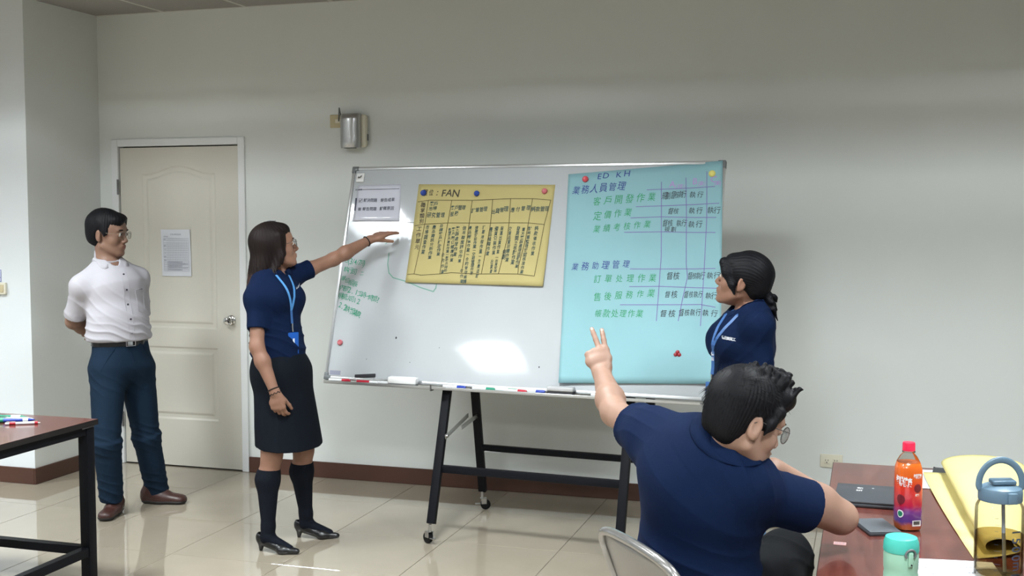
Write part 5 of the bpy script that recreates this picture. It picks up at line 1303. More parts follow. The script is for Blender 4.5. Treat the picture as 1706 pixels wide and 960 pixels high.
# ------------------------------------------------------------------ woman at the right end of the whiteboard
def lady():
    P = JOINTS['lady']; F3 = np.array((0, 0, 1.0)); lat = nrm((P['shL'] - P['shR']) * (1, 1, 0)); fwd = np.cross(lat, F3)
    t = thing('person', 'woman with black tied-back hair reading the blue poster, navy polo, pale jeans', 'person', (P['pelvis'][0], P['pelvis'][1], 0))
    hs = 1.04; fr = frame_of((-.95, .10, .24)); O = P['head']; h = .004
    B = Field((3.96, -1.92, .02), (4.46, -1.20, 1.54), h)
    p = head(B, O, fr, hs)
    B.chain([p(0, -.025, -.03), P['neck'], P['chest'] + (P['neck'] - P['chest']) * .5], [.047, .050, .065], .03)
    torso(B, P, lat, -.014, w=(.150, .120, .142, .115), v=(.10, .09, .10, .075))
    arm(B, P['shL'], P['elL'], P['wrL'], (.044, .037, .035, .025)); arm(B, P['shR'], P['elR'], P['wrR'], (.044, .037, .035, .025))
    hand(B, P['wrL'], (-.8, .5, -.1), (.3, .6, .5), (-.2, 0, 1), [(.4, .5, .3)] * 4, s=.92); hand(B, P['wrR'], (-.6, -.7, -.05), (.5, -.4, -.6), (-.2, 0, 1), [(.4, .5, .3)] * 4, s=.92)
    for sd in 'LR': B.chain([P['hip' + sd], P['kn' + sd], P['an' + sd]], [.07, .045, .032], .03)
    build(B, 'body', [M['skin_b'], M['lip']], t, groups=lipgroup(p, hs, fr)); face_parts(t, p, hs, fr)
    F = Field((4.0, -1.78, .03), (4.46, -1.22, .98), .005)
    F.ec(P['pelvis'], P['waist'] + F3 * .02, .160, .118, .138, .105, lat, .05); F.ell(P['pelvis'] - fwd * .05 - F3 * .02, (.13, .085, .10), np.array([lat, fwd, F3]), .05)
    for sd in 'LR':
        hp, kn, an = P['hip' + sd], P['kn' + sd], P['an' + sd]; F.ec(hp, kn, .088, .092, .062, .064, lat, .04); F.ec(kn, an, .062, .064, .052, .055, lat, .04, capr=.02)
    F.cut(P['waist'] - F3 * .01, F3, .003)
    build(F, 'jeans', M['jeans'], t, disp=lambda V: .003 * wob(V, 14, 6) + .003 * folds(V, (.2, .1, 1), 70, 2) * np.clip((.5 - V[:, 2]) / .3, 0, 1))
    for sd in 'LR': an = P['an' + sd]; shoe(t, (an[0] + .06, an[1], 0), (an[0] - .17, an[1] - .02, 0), .9, 'shoe_black', False)
    nk = P['neck']; hd = p(0, -.025, -.04); ax = nrm(hd - nk)
    F = polo(P, lat, fwd, (3.96, -1.82, .70), (4.48, -1.14, 1.36), .0035, .76, nk, hd, .80, (.170, .138, .142, .110), (.122, .118, .112, .084), bust=(.085, .062, -.03, .070), slr=.054, grow=.008, shk=.88)
    W_ = P['waist'][2]
    def dsp(V): z = V[:, 2]; return .005 * np.exp(-((z - W_ - .04) / .10) ** 2) * folds(V, (.3, .3, 1), 55, 3) + .003 * folds(V, (-.6, .2, .7), 42, 5) + .0024 * wob(V, 14, 6, 2)
    build(F, 'polo_shirt', M['navy_cloth'], t, disp=dsp)
    collar_flap(t, F, M['navy_cloth'], nk, nrm(hd - nk + fwd * .05), fwd, .062, .040, .40, .054, .016)
    collar_ring(t, M['navy_cloth'], nk, nrm(hd - nk + fwd * .05), fwd, .054, .060, .040, .026, .026)
    cam_ = np.array((.10, -.99, 0)); dn = nrm(fwd * .7 + cam_ * .7)
    end = np.array((4.082, -1.60, 1.075))
    for a0, u0 in ((nk - lat * -.055 + ax * .004 + fwd * .02, 0), (nk - lat * .040 + fwd * .045, 0)):
        pts = [F.cast((a0 * (1 - u) + end * u) + dn * .2, -dn, .003) if u > .08 else a0 + dn * .014 for u in np.linspace(0, 1, 14)]
        ribbon('lanyard_strap', pts, [dn] * 14, .012, M['lanyard_dark'], t)
    e0 = F.cast(end + dn * .2, -dn, .004); pts = [e0, e0 - F3 * .035, e0 - F3 * .07, e0 - F3 * .10 + dn * .006]
    ribbon('lanyard_strap', pts, [dn] * 4, .016, M['lanyard_dark'], t)
    wr = Writing(lambda s_, t_: e0 + dn * .0045 + np.cross(F3, dn) * s_ + F3 * t_); wr.text('德品', 0, -.012, 0, -.034, .015, off=.02); wr.build('strap_lettering', M['emblem'], t)
    tube('lanyard_clip', [Vector(pts[3] + dn * .003), Vector(pts[3] - F3 * .03 + dn * .004)], .0035, M['steel'], t, 8)
    X = frame_mtx(pts[3] - F3 * .085 + dn * .008, np.cross(F3, dn), F3, dn)
    ch = box('card_holder', (-.026, -.060, -.003), (.026, .052, .004), M['lanyard_dark'], t, .003, 2, mtx=X, auto=.7)
    cw = box('card', (-.014, -.040, .0042), (.016, .032, .0050), M['card_white'], ch, mtx=X); box('card_stripe', (-.004, -.020, .0051), (.004, .020, .0054), M['ink_grey'], cw, mtx=X)
    embroid(t, F, P['chest'] + fwd * .06 + lat * .078 + F3 * .005, -nrm(fwd * .55 + cam_ * .8), .050, '德品實業工', .014, slope=-.12)
    # hair pulled back, side fringe, tied clump
    F = hairfield(O, fr, hs, .0035, (.20, .20, .18), .17); L, f_, U = fr; axs = np.array([L, f_, U]); s = hs
    F.ell(p(0, -.016, .050), (.084 * s, .104 * s, .092 * s), axs, .01); F.ell(p(0, -.070, -.010), (.060 * s, .045 * s, .055 * s), axs, .03)
    F.ell(p(0, .058, .080), (.060, .040, .036), axs, .02)
    for q in (-1, 1): F.chain([p(q * .050, .088, .070), p(q * .066, .066, .030), p(q * .073, .030, -.012), p(q * .074, .012, -.045)], [.022, .018, .013, .006], .015)
    F.ell(p(0, .128, -.040), (.074, .062, .095), axs, .010, 'sub')
    for q in (-1, 1): F.ell(p(q * .092, -.012, -.010), (.022, .020, .028), axs, .005, 'sub'); F.ell(p(q * .06, .055, -.075), (.05, .055, .055), axs, .008, 'sub')
    F.ell(p(0, .0, -.115), (.06, .07, .06), axs, .01, 'sub')
    def dsp(V):
        d = V - p(0, -.09, -.01); a = np.arctan2(d @ U, d @ L); return .0007 * np.sin(a * 60 + 4 * wob(V, 14, 5, 2)) + .0028 * wob(V, 26, 6, 5)
    build(F, 'hair', M['hair_black'], t, disp=dsp, smooth=1)
    F = Field(p(0, -.12, -.05) - .12, p(0, -.12, -.05) + .12, .003); b0 = p(0, -.095, -.020); rg = random.Random(4)
    F.ell(b0 - f_ * .012, (.022, .022, .022), axs, .01)
    for k in range(16):
        a = rg.uniform(0, 6.28); e = b0 + (-f_ * rg.uniform(.02, .055) + L * .030 * math.cos(a) + F3 * (-.034 + .036 * math.sin(a))); e2 = e - f_ * rg.uniform(.0, .02) + F3 * rg.uniform(-.038, .002)
        F.chain([b0, e, e2], [.012, .010, .003], .006)
    build(F, 'ponytail', M['hair_black'], t, disp=lambda V: .002 * wob(V, 60, 6, 2), smooth=1)
    tube('hair_tie', [Vector(b0 - f_ * .008 + L * .020 * math.cos(a) + U * .020 * math.sin(a)) for a in np.linspace(0, 2 * PI, 20, endpoint=False)], .0045, M['eraser_grey'], t, 8, closed=True)
    rebase(t)
lady()

# ------------------------------------------------------------------ seated man making a V sign
def sitter():
    P = JOINTS['sitter']; F3 = np.array((0, 0, 1.0)); up = nrm(P['neck'] - P['waist']); lat = P['shL'] - P['shR']; lat = nrm(lat - up * (lat @ up)); fwd = np.cross(lat, up)
    t = thing('person', 'seated man in navy polo seen from behind, raising two fingers, chin on hand', 'person', (P['pelvis'][0], P['pelvis'][1], 0))
    hs = 1.02; fr = frame_of((.74, .53, -.36), roll=0.0); O = P['head']; h = .0034
    B = Field((3.74, -3.62, .05), (4.80, -2.68, 1.38), h)
    p = head(B, O, fr, hs)
    B.chain([p(0, -.025, -.03), P['neck'], P['chest'] + (P['neck'] - P['chest']) * .5], [.055, .057, .07], .03)
    torso(B, P, lat, -.015, w=(.15, .13, .150, .12), v=(.10, .095, .105, .08))
    arm(B, P['shR'], P['elR'], P['wrR'], (.050, .043, .041, .028), .025); arm(B, P['shL'], P['elL'], P['wrL'], (.048, .040, .040, .027), .02)
    d = nrm((-.050, .080, .117)); cr, cf_ = np.array((.955, .297, 0)), np.array((-.297, .953, -.06))
    tl = hand(B, P['wrL'], d, cf_, cr, [(.05, .06, .03), (.03, .04, .03), (1.45, 1.5, .8), (1.35, 1.5, .8)], s=1.02, splay=[.05, -.10, -.04, -.08], thumb=(.6, .15, .8), tc=(.5, .6))
    nd = nrm(p(0, .02, -.11) - P['wrR'] + F3 * .004); tr = hand(B, P['wrR'], nd, (.1, .1, .98), (.35, .9, 0), [(.3, .45, .3), (.3, .5, .3), (.35, .5, .3), (.4, .5, .3)], s=1.0, thumb=(.8, .5, .25), tc=(.1, .2))
    for sd in 'LR': B.chain([P['hip' + sd], P['kn' + sd], P['an' + sd]], [.08, .055, .038], .03)
    build(B, 'body', [M['skin_c'], M['lip']], t, groups=lipgroup(p, hs, fr))
    face_parts(t, p, hs, fr); glasses(t, p, hs, fr, M['rim'], w_=.023, h_=.022, round_=True)
    for (q, dd, r) in tl[:2]:       # nails face away from the palm
        n_ = -cf_ - dd * (-cf_ @ dd); n_ = nrm(n_); sd_ = np.cross(dd, n_)
        bm = bmesh.new(); bmesh.ops.create_uvsphere(bm, u_segments=12, v_segments=8, radius=1); bmesh.ops.transform(bm, matrix=frame_mtx(q - dd * .005 + n_ * r * .62, sd_ * r * .72, dd * .0075, n_ * r * .42), verts=bm.verts)
        bmobj('fingernail', bm, M['nail'], t, smooth=True)
    # trousers
    F = Field((4.10, -3.66, .05), (4.76, -2.78, .86), .005)
    F.ec(P['pelvis'] - F3 * .02, P['waist'] - F3 * .02, .165, .12, .148, .11, lat, .05); F.ell(P['pelvis'] - F3 * .01, (.16, .13, .09), np.array([nrm(lat * (1, 1, 0)), nrm(fwd * (1, 1, 0)), F3]), .05)
    for sd in 'LR':
        hp, kn, an = P['hip' + sd], P['kn' + sd], P['an' + sd]; F.rc(hp, kn, .095, .073, .04); F.rc(kn, an, .073, .058, .04)
    build(F, 'trousers', M['black_cloth'], t, disp=lambda V: .003 * wob(V, 15, 6) + .003 * folds(V, (.3, .2, 1), 60, 2))
    for sd in 'LR': an = P['an' + sd]; shoe(t, (an[0] - .05, an[1] - .05, 0), (an[0] + .12, an[1] + .14, 0), 1, 'shoe_black')
    # polo shirt
    nk = P['neck']; hd = p(0, -.025, -.04); ax = nrm(hd - nk)
    Q = dict(P); F = polo(Q, lat, fwd, (3.90, -3.72, .52), (4.72, -2.96, 1.22), .0036, .545, nk, hd, {'L': .42, 'R': .64}, (.175, .160, .168, .130), (.125, .118, .122, .090), slr=.072, grow=.012, k=.06, nr=.062, vr=0)
    sR, eR = P['shR'], P['elR']
    def dsp(V):
        c = P['chest']; r2 = ((V - c) ** 2).sum(1); low = np.exp(-((V[:, 2] - .68) / .10) ** 2); dR = np.exp(-((V - (sR + (P['neck'] - sR) * .3)) ** 2).sum(1) / .012); dL = np.exp(-((V - P['shL']) ** 2).sum(1) / .010)
        return .006 * low * folds(V, (.3, -.2, 1), 42, 3) + .0095 * dR * folds(V, nrm(np.cross(sR - P['neck'], (.3, -.9, .2))), 62, 5) + .006 * dL * folds(V, (.6, .5, .6), 62, 7) + .0032 * wob(V, 10, 6, 2) + .0018 * wob(V, 26, 5, 6)
    build(F, 'polo_shirt', M['navy_cloth'], t, disp=dsp)
    collar_flap(t, F, M['navy_cloth'], nk, nrm(hd - nk + fwd * .02), fwd, .071, .040, .35, .05, .030)
    collar_ring(t, M['navy_cloth'], nk, nrm(hd - nk + fwd * .02), fwd, .063, .070, .036, .022, .018)
    # lanyard hanging in front of the chest, seen below the arm
    q0 = np.array((4.44, -3.395, .70)); cam_ = nrm(np.array((4.73, -6.49, 1.4)) - q0)
    ribbon('lanyard_strap', [nk + fwd * .08 + up * .01, nk + fwd * .125 - up * .08, q0 + F3 * .10, q0 + F3 * .03], [fwd] * 4, .012, M['lanyard'], t)
    X = frame_mtx(q0 - F3 * .03, np.cross(F3, nrm(cam_ * (1, 1, 0))), F3, nrm(cam_ * (1, 1, 0))); ch = box('card_holder', (-.028, -.055, -.003), (.028, .052, .004), M['card_blue'], t, .003, 2, mtx=X, auto=.7)
    box('card_mark', (-.008, -.005, .0041), (-.003, .025, .0046), M['card_white'], ch, mtx=X)
    # hair: short, tousled, longer on top
    F = hairfield(O, fr, hs, .003, (.17, .17, .18), .15); L, f_, U = fr; axs = np.array([L, f_, U]); s = hs
    F.ell(p(0, -.016, .055), (.086 * s, .106 * s, .096 * s), axs, .01); F.ell(p(0, -.055, -.010), (.066 * s, .052 * s, .066 * s), axs, .03)
    F.ell(p(.0, .064, .096), (.068, .046, .040), axs, .02)
    for q in (-1, 1): F.chain([p(q * .070, .045, .055), p(q * .077, .030, .020), p(q * .077, .022, -.012)], [.018, .011, .006], .012)
    F.ell(p(0, .128, -.020), (.082, .058, .090), axs, .008, 'sub')
    for q in (-1, 1): F.ell(p(q * .090, -.012, -.004), (.026, .024, .034), axs, .005, 'sub'); F.ell(p(q * .06, .060, -.040), (.05, .052, .055), axs, .008, 'sub')
    F.ell(p(0, .005, -.100), (.075, .085, .05), axs, .01, 'sub'); F.cut(p(0, -.06, -.066), -U * .8 - f_ * .5, .01)
    rg = random.Random(11)
    for k in range(60):          # tufts on top, combed forward and up
        l = rg.uniform(-.065, .065); f0 = rg.uniform(-.04, .075); b0 = p(l * .95, f0, .150 - 5.2 * (f0 - .01) ** 2 - 6 * l * l); dv = f_ * rg.uniform(.3, .8) + U * rg.uniform(.35, .9) + L * rg.uniform(-.3, .3); ln = rg.uniform(.014, .026) * (1.1 if f0 > .05 else .8)
        e = b0 + nrm(dv) * ln; e2 = e + nrm(f_ * .7 + U * rg.uniform(-.3, .5) + L * rg.uniform(-.5, .5)) * ln * .5; F.chain([b0 - U * .01, e, e2], [.0095, .0060, .0012], .006)
    for k in range(26):          # locks over the brow
        l = rg.uniform(-.060, .05); b0 = p(l, .085 - 6 * l * l, .088 + rg.uniform(-.012, .03)); e = b0 + nrm(f_ * .8 + U * rg.uniform(.1, .8) + L * l * 3) * rg.uniform(.008, .014); F.chain([b0, e, e - U * rg.uniform(.002, .014)], [.008, .004, .0012], .006)
    def dsp(V):
        d = V - p(.0, -.055, .10); a = np.arctan2(d @ f_, d @ L); return .0008 * np.sin(a * 58 + 4 * wob(V, 20, 5, 2)) + .0022 * wob(V, 42, 6, 5)
    build(F, 'hair', M['hair_black'], t, disp=dsp, smooth=1)
    roots = []; c0 = p(0, -.015, .045)
    for k in range(1500):
        l = rg.gauss(0, 1); a = rg.gauss(0, 1); u = rg.gauss(0, 1); v = nrm((l, a, u))
        if v[2] < -.35 and v[1] > -.3: continue
        if v[1] > .55 and v[2] < .45: continue
        if abs(v[0]) > .75 and v[2] < .1 and v[1] > -.45: continue
        b0 = c0 + (L * v[0] * .083 + f_ * v[1] * .103 + U * v[2] * .092) * s; n_ = nrm(L * v[0] + f_ * v[1] + U * v[2])
        fl = f_ * (.9 if v[2] > .3 else .15) - U * (.25 if v[2] > .3 else 1.0) + L * v[0] * .3; fl = nrm(fl - n_ * (fl @ n_)); ln = rg.uniform(.015, .03) if v[2] > .2 else rg.uniform(.010, .018)
        roots.append(([b0, b0 + (fl * .75 + n_ * .22) * ln, b0 + (fl * 1.0 + n_ * .30) * ln * 1.6], .0009))
    strands('hair_strands', M['hair_black'], t, roots)
    rebase(t)
sitter()

# ------------------------------------------------------------------ folding chair under him
def folding_chair():
    c = np.array((4.365, -3.455, 0)); e = np.array((.63, -.777, 0)); f = np.array((.777, .63, 0)); z = np.array((0, 0, 1.0))
    t = thing('folding_chair', 'grey painted metal folding chair under the seated man', 'chair', tuple(c))
    P = lambda a, b, h: c + e * a + f * b + z * h
    # back frame: legs rise from the front floor to the top of the back
    pts = []
    for s in (-1,):
        pts += [P(-.225, .17, .012), P(-.225, -.08, .40), P(-.225, -.155, .56), P(-.222, -.215, .70), P(-.212, -.243, .765), P(-.185, -.256, .797), P(-.12, -.264, .812), P(0, -.268, .818), P(.12, -.264, .812), P(.185, -.256, .797), P(.212, -.243, .765), P(.222, -.215, .70), P(.225, -.155, .56), P(.225, -.08, .40), P(.225, .17, .012)]
    sm = []
    for a, b in zip(pts, pts[1:]): sm += [a + (b - a) * k / 5 for k in range(5)]
    sm.append(pts[-1])
    for _ in range(4): sm = [sm[0]] + [(sm[i - 1] + sm[i] * 2 + sm[i + 1]) / 4 for i in range(1, len(sm) - 1)] + [sm[-1]]
    tube('back_frame', sm, .0125, M['chair_tube'], t, 16)
    for s in (-1, 1):
        lg = tube('rear_leg', [P(s * .20, -.22, .012), P(s * .20, .02, .30), P(s * .20, .14, .435)], .0115, M['chair_tube'], t, 14)
        lathe('rubber_foot', [(0, 0), (.016, 0), (.016, .02), (.012, .028), (0, .028)], M['rubber'], lg, 16, Matrix.Translation(Vector(P(s * .20, -.225, 0))))
        f2 = lathe('rubber_foot', [(0, 0), (.017, 0), (.017, .02), (.013, .028), (0, .028)], M['rubber'], t, 16, Matrix.Translation(Vector(P(s * .225, .175, 0))))
    tube('stretcher', [P(-.20, -.14, .11), P(.20, -.14, .11)], .008, M['chair_tube'], t, 12); tube('stretcher', [P(-.225, .12, .10), P(.225, .12, .10)], .008, M['chair_tube'], t, 12)
    # sheet-metal back panel and seat
    V = []; F = []; nx, nz = 20, 12
    for k in (0, 1):
        for j in range(nz + 1):
            for i in range(nx + 1):
                u = i / nx * 2 - 1; v = j / nz; hh = .600 + .205 * v; hw = .214 - .04 * max(0, (v - .75) / .25) ** 2 - .01 * max(0, (.1 - v) / .1)
                edge = min(1, min(1 - abs(u), v, 1 - v) * 9); b = -.175 - (hh - .60) * .43 + .012 * (hh - .6) / .2 - .020 * (1 - u * u) - .004 * edge + k * .002
                V.append(P(u * hw, b, hh))
    W = nx + 1; n0 = W * (nz + 1)
    for j in range(nz):
        for i in range(nx): a = j * W + i; F.append((a, a + 1, a + W + 1, a + W)); F.append((n0 + a, n0 + a + W, n0 + a + W + 1, n0 + a + 1))
    ed = [i for i in range(W)] + [j * W + nx for j in range(1, nz + 1)] + [nz * W + i for i in range(nx - 1, -1, -1)] + [j * W for j in range(nz - 1, 0, -1)]
    for k in range(len(ed)): a, b = ed[k], ed[(k + 1) % len(ed)]; F.append((a, n0 + a, n0 + b, b))
    pymesh('back_panel', V, F, M['chair'], t, smooth=True)
    X = frame_mtx(Vector(P(0, 0, .432)), e, f, z)
    box('seat', (-.205, -.19, -.008), (.205, .20, .006), M['chair'], t, .006, 3, mtx=X, auto=.7)
    rebase(t)
folding_chair()

# ================================================================== tables
TH = 0.74
def table(label, x0, x1, y0, y1):
    cx, cy = (x0 + x1) / 2, (y0 + y1) / 2
    t = thing('meeting_table', label, 'table', (cx, cy, 0), group='mahogany tables with black steel frames')
    a, b = (x1 - x0) / 2, (y1 - y0) / 2
    tp = box('tabletop', (-a + .0012, -b + .0012, TH - 0.024), (a - .0012, b - .0012, TH), M['wood'], t, 0.0008, 1)
    bm = bmesh.new()
    for lo, hi in (((-a, -b, TH - .0245), (-a + .0012, b, TH - .0002)), ((a - .0012, -b, TH - .0245), (a, b, TH - .0002)), ((-a, -b, TH - .0245), (a, -b + .0012, TH - .0002)), ((-a, b - .0012, TH - .0245), (a, b, TH - .0002))): add_box(bm, lo, hi)
    bmobj('edge_band', bm, M['wood_edge'], tp)
    L_ = 0.05; i = 0.012
    for sx_ in (-1, 1):
        for sy in (-1, 1):
            px, py = sx_ * (a - i - L_ / 2), sy * (b - i - L_ / 2)
            lg = box('leg', (px - L_ / 2, py - L_ / 2, 0.012), (px + L_ / 2, py + L_ / 2, TH - 0.034), M['black_metal'], t, 0.003, 2, auto=0.7)
            lathe('foot', [(0, 0), (.018, 0), (.018, .008), (.006, .012), (0, .012)], M['rubber'], lg, 16, Matrix.Translation((px, py, 0)))
            box('corner_plate', (px - L_ / 2 - (.03 if sx_ > 0 else 0), py - L_ / 2 - (.03 if sy > 0 else 0), TH - .034), (px + L_ / 2 + (.03 if sx_ < 0 else 0), py + L_ / 2 + (.03 if sy < 0 else 0), TH - .0246), M['steel_dark'], lg, 0.001, 1)
    for sx_ in (-1, 1):
        px = sx_ * (a - i - L_ / 2)
        box('side_rail', (px - .02, -b + i + L_ + .001, 0.125), (px + .02, b - i - L_ - .001, 0.165), M['black_metal'], t, 0.002, 1)
        box('top_rail', (px - .02, -b + i + L_ + .001, TH - 0.065), (px + .02, b - i - L_ - .001, TH - .0246), M['black_metal'], t, 0.002, 1)
    py = (b - i - L_ / 2)
    box('end_rail', (-a + i + L_ + .001, py - .02, 0.125), (a - i - L_ - .001, py + .02, 0.165), M['black_metal'], t, 0.002, 1)
    for sy in (-1, 1): box('top_rail', (-a + i + L_ + .001, sy * py - .02, TH - 0.065), (a - i - L_ - .001, sy * py + .02, TH - .0246), M['black_metal'], t, 0.002, 1)
    return t
table('mahogany table with black steel legs at the left edge, pens on it', 0.65, 1.425, -3.95, -2.15)
table('mahogany table at the right with bottles, papers and laptop on it', 4.615, 5.365, -3.92, -2.115)
sticker = thing('inventory_sticker', 'small pale pink inventory sticker on the near corner of right table', 'sticker', (4.665, -3.205, TH))
box('paper', (-0.016, -0.016, 0.0002), (0.018, 0.014, 0.0007), mat('pale_pink_paper', (0.50, 0.30, 0.29), 0.6), sticker)
wr = Writing(lambda s, t: (s, t, 0.0009)); wr.text('023', -0.008, 0, 0.010, 0, 0.012); wr.build('print', M['ink_grey'], sticker)

# pens on the left table
def flat_pen(label, x, y, yaw, L, r, body, tips):
    o = thing('pen', label, 'pen', (x, y, TH), yaw, 'pens on the left table')
    X = Matrix.Translation((0, 0, r * 1.05)) @ Matrix.Rotation(PI / 2, 4, 'Y')
    lathe('barrel', [(0, 0), (r * .8, 0), (r, L * .08), (r, L * .72), (r * .85, L * .85), (r * .2, L), (0, L)], body, o, 16, X)
    for a, b, m_ in tips: lathe('grip_band', [(r * 1.0, L * a), (r * 1.07, L * a + .0005), (r * 1.07, L * b - .0005), (r * 1.0, L * b)], m_, o, 16, X)
    tube('pocket_clip', [(L * .03, 0, r * 2.1), (L * .05, 0, r * 2.6), (L * .3, 0, r * 2.4)], 0.0012, M['steel'], o, 6)
flat_pen('white ballpoint pen with red grip and red end, nearest the table corner', 1.135, -2.40, 0.50, 0.145, 0.0060, M['plastic_white'], ((.12, .30, M['pen_red']), (.84, .93, M['pen_red'])))
flat_pen('dark blue marker behind the red and white pen', 1.055, -2.365, 0.42, 0.165, 0.0095, M['pen_blue'], ((.70, .84, M['pen_clear']), (.02, .2, M['pen_green'])))
flat_pen('white marker lying against the dark blue marker', 1.035, -2.335, 0.40, 0.155, 0.0085, M['pen_clear'], ((.05, .25, M['pen_green']),))
flat_pen('green marker at the left picture edge behind the others', 0.985, -2.285, 0.28, 0.14, 0.0085, M['pen_green'], ((.5, .8, M['plastic_white']),))

# closed laptop, tablet
lp = thing('laptop', 'closed dark laptop lying flat at the far end of right table', 'laptop', (4.770, -2.655, TH), -0.02)
box('base', (-0.130, -0.125, 0.0015), (0.125, 0.115, 0.012), M['laptop'], lp, 0.004, 2, auto=0.7)
ld_ = box('lid', (-0.130, -0.123, 0.0125), (0.125, 0.118, 0.0195), M['laptop'], lp, 0.003, 2, auto=0.7)
wr = Writing(lambda s, t: (s, t, 0.0199)); wr.text('新', -0.056, 0.060, -0.056, 0.060, 0.020); wr.text('研', -0.058, 0.026, -0.058, 0.026, 0.020); wr.text('■', -0.016, 0.068, -0.016, 0.068, 0.008)
wr.build('lid_marking', M['ink_white'], ld_)
for xx in (-.11, .105):
    for yy in (-.1, .09): lathe('rubber_foot', [(0, 0), (.006, 0), (.006, .0016), (0, .0016)], M['rubber'], lp, 12, Matrix.Translation((xx, yy, 0)))
tb = thing('tablet', 'dark grey tablet in a case beside the elbow on right table', 'tablet', (4.762, -3.020, TH), 0.35)
box('case', (-0.045, -0.075, 0), (0.050, 0.075, 0.010), M['phone'], tb, 0.004, 2, auto=0.7)
box('cover', (-0.043, -0.073, 0.0102), (0.048, 0.073, 0.0125), mat('grey_tablet_cover', (0.085, 0.095, 0.11), 0.35), tb, 0.0015, 1)

# bottle of red tea
bt = thing('tea_bottle', 'clear plastic bottle of red-orange tea with red cap', 'bottle', (4.850, -2.985, TH), 0.30)
lathe('bottle_body', [(0, .004), (.028, 0), (.037, .004), (.040, .014), (.0405, .06), (.0395, .066), (.0405, .072), (.0405, .165), (.0395, .180), (.034, .198), (.0335, .1985), (0, .1985)], M['tea'], bt, 44, sq=0.35)
lathe('clear_shoulder', [(.0342, .1978), (.0247, .2145), (.0158, .2243), (.0152, .2325)], M['pet'], bt, 44, sq=0.35)
lathe('neck_ring', [(.015, .2262), (.0185, .2265), (.0185, .2290), (.015, .2293)], M['pet'], bt, 30)
bm = bmesh.new()
lathe('screw_cap', [(0, .231), (.0180, .231), (.0183, .234), (.0178, .2355), (.0178, .252), (.0165, .255), (0, .2555)], M['cap_red'], bt, 36)
for nm, ang, chars, z0, size, m_ in (('large_lettering', -2.22, '每朝健康', .150, .0265, 'ink_white'), ('small_lettering', -1.22, '每朝健康', .163, .0135, 'ink_white'), ('small_lettering', -1.22, '無糖紅茶', .108, .0065, 'ink_white')):
    def place(s, t, ang=ang):
        a = ang + s / 0.043; e = 1.0 + .35 * (1 / max(abs(math.cos(a)), abs(math.sin(a))) - 1.0) - .35 * .18
        r = 0.0426 * e; return (r * math.cos(a), r * math.sin(a), t)
    wr = Writing(place)
    wr.text(chars, -size * .72, z0, size * .72, z0 - (.006 if 'large' in nm else 0), size, wf=.46, off=.03)
    wr.build(nm, M[m_], bt)
def disc(name, ang, z, rr_, m_, parent, k=1.0):
    def place(s, t):
        a = ang + s / 0.043; e = 1.0 + .35 * (1 / max(abs(math.cos(a)), abs(math.sin(a))) - 1.0) - .35 * .18
        r = (0.0415 + .0003 * k) * e; return (r * math.cos(a), r * math.sin(a), z + t)
    wr = Writing(place)
    for b in range(4):
        for q in range(20):
            c_ = lambda f_, g_: (rr_ * f_ / 4 * math.cos(g_ * PI / 10), rr_ * 1.1 * f_ / 4 * math.sin(g_ * PI / 10))
            wr.quad([c_(b, q), c_(b + 1, q), c_(b + 1, q + 1), c_(b, q + 1)] if b else [(0, 0), c_(1, q), c_(1, q + 1)])
    wr.build(name, m_, parent)
dm_ = mat('maroon_print', (0.16, 0.008, 0.02), 0.4)
disc('label_circle', -2.40, .0935, .0135, dm_, bt); disc('label_circle', -1.19, .127, .0115, dm_, bt)
disc('round_seal', -2.40, .052, .0105, M['ink_white'], bt); disc('round_seal', -2.40, .052, .0075, M['pen_green'], bt, 2)
def plc(s, t):
    a = -1.22 + s / 0.043; e = 1.0 + .35 * (1 / max(abs(math.cos(a)), abs(math.sin(a))) - 1.0) - .35 * .18
    r = 0.0418 * e; return (r * math.cos(a), r * math.sin(a), .024 + t)
wr = Writing(plc); wr.quad([(-.014, -.008), (.014, -.008), (.014, .009), (-.014, .009)]); wr.build('barcode_panel', M['ink_white'], bt)
def plc2(s, t): v = Vector(plc(s, t)); v2 = Vector((v.x, v.y, 0)).normalized() * .0003; return v + v2
wr = Writing(plc2)
for k in range(16): wr.line([(-.0095 + k * .0013, -.003), (-.0095 + k * .0013, .007)], .0007 if k % 3 else .0010)
wr.build('barcode', M['ink_black'], bt)

# mint flask
ms = thing('mint_flask', 'small mint green flask with turquoise flip lid, front of right table', 'flask', (4.811, -3.784, TH), 0)
lathe('body', [(0, 0), (.034, 0), (.037, .004), (.038, .02), (.038, .105), (.0365, .112), (.038, .120), (.0385, .150), (.0375, .157), (0, .157)], M['mint'], ms, 44)
lathe('lid', [(0, .1575), (.0385, .1575), (.0395, .162), (.0385, .178), (.0345, .189), (.028, .1915), (0, .190)], M['teal'], ms, 44)
bm = bmesh.new()
ang = -1.05
for q in range(1):
    pts = []
    for k in range(15):
        a = -0.6 + (PI + 1.2) * k / 14; s = .0115 * math.cos(a); t = .0115 * math.sin(a)
        aa = ang + s / .039; pts.append((.0405 * math.cos(aa), .0405 * math.sin(aa), .158 + t))
    add_tube(bm, pts, .0028, 8)
bmobj('latch_ring', bm, M['grey_plastic'], ms, auto=0.9)
def mp(s, t): aa = ang + s / .039; return (math.cos(aa), math.sin(aa), t)
c_ = Vector((.039 * math.cos(ang), .039 * math.sin(ang), .150)); n_ = Vector((math.cos(ang), math.sin(ang), 0)); x_ = Vector((-n_.y, n_.x, 0))
box('latch_button', (-.006, -.020, -.002), (.006, .014, .004), M['mint'], ms, .003, 3, mtx=frame_mtx(c_, x_, (0, 0, 1), n_), auto=.7)
lathe('latch_pin', [(0, 0), (.0018, 0), (.0018, .0015), (0, .0015)], M['pen_black'], ms, 12, frame_mtx(c_ + Vector((0, 0, -.014)) + n_ * .004, x_, (0, 0, 1), n_))

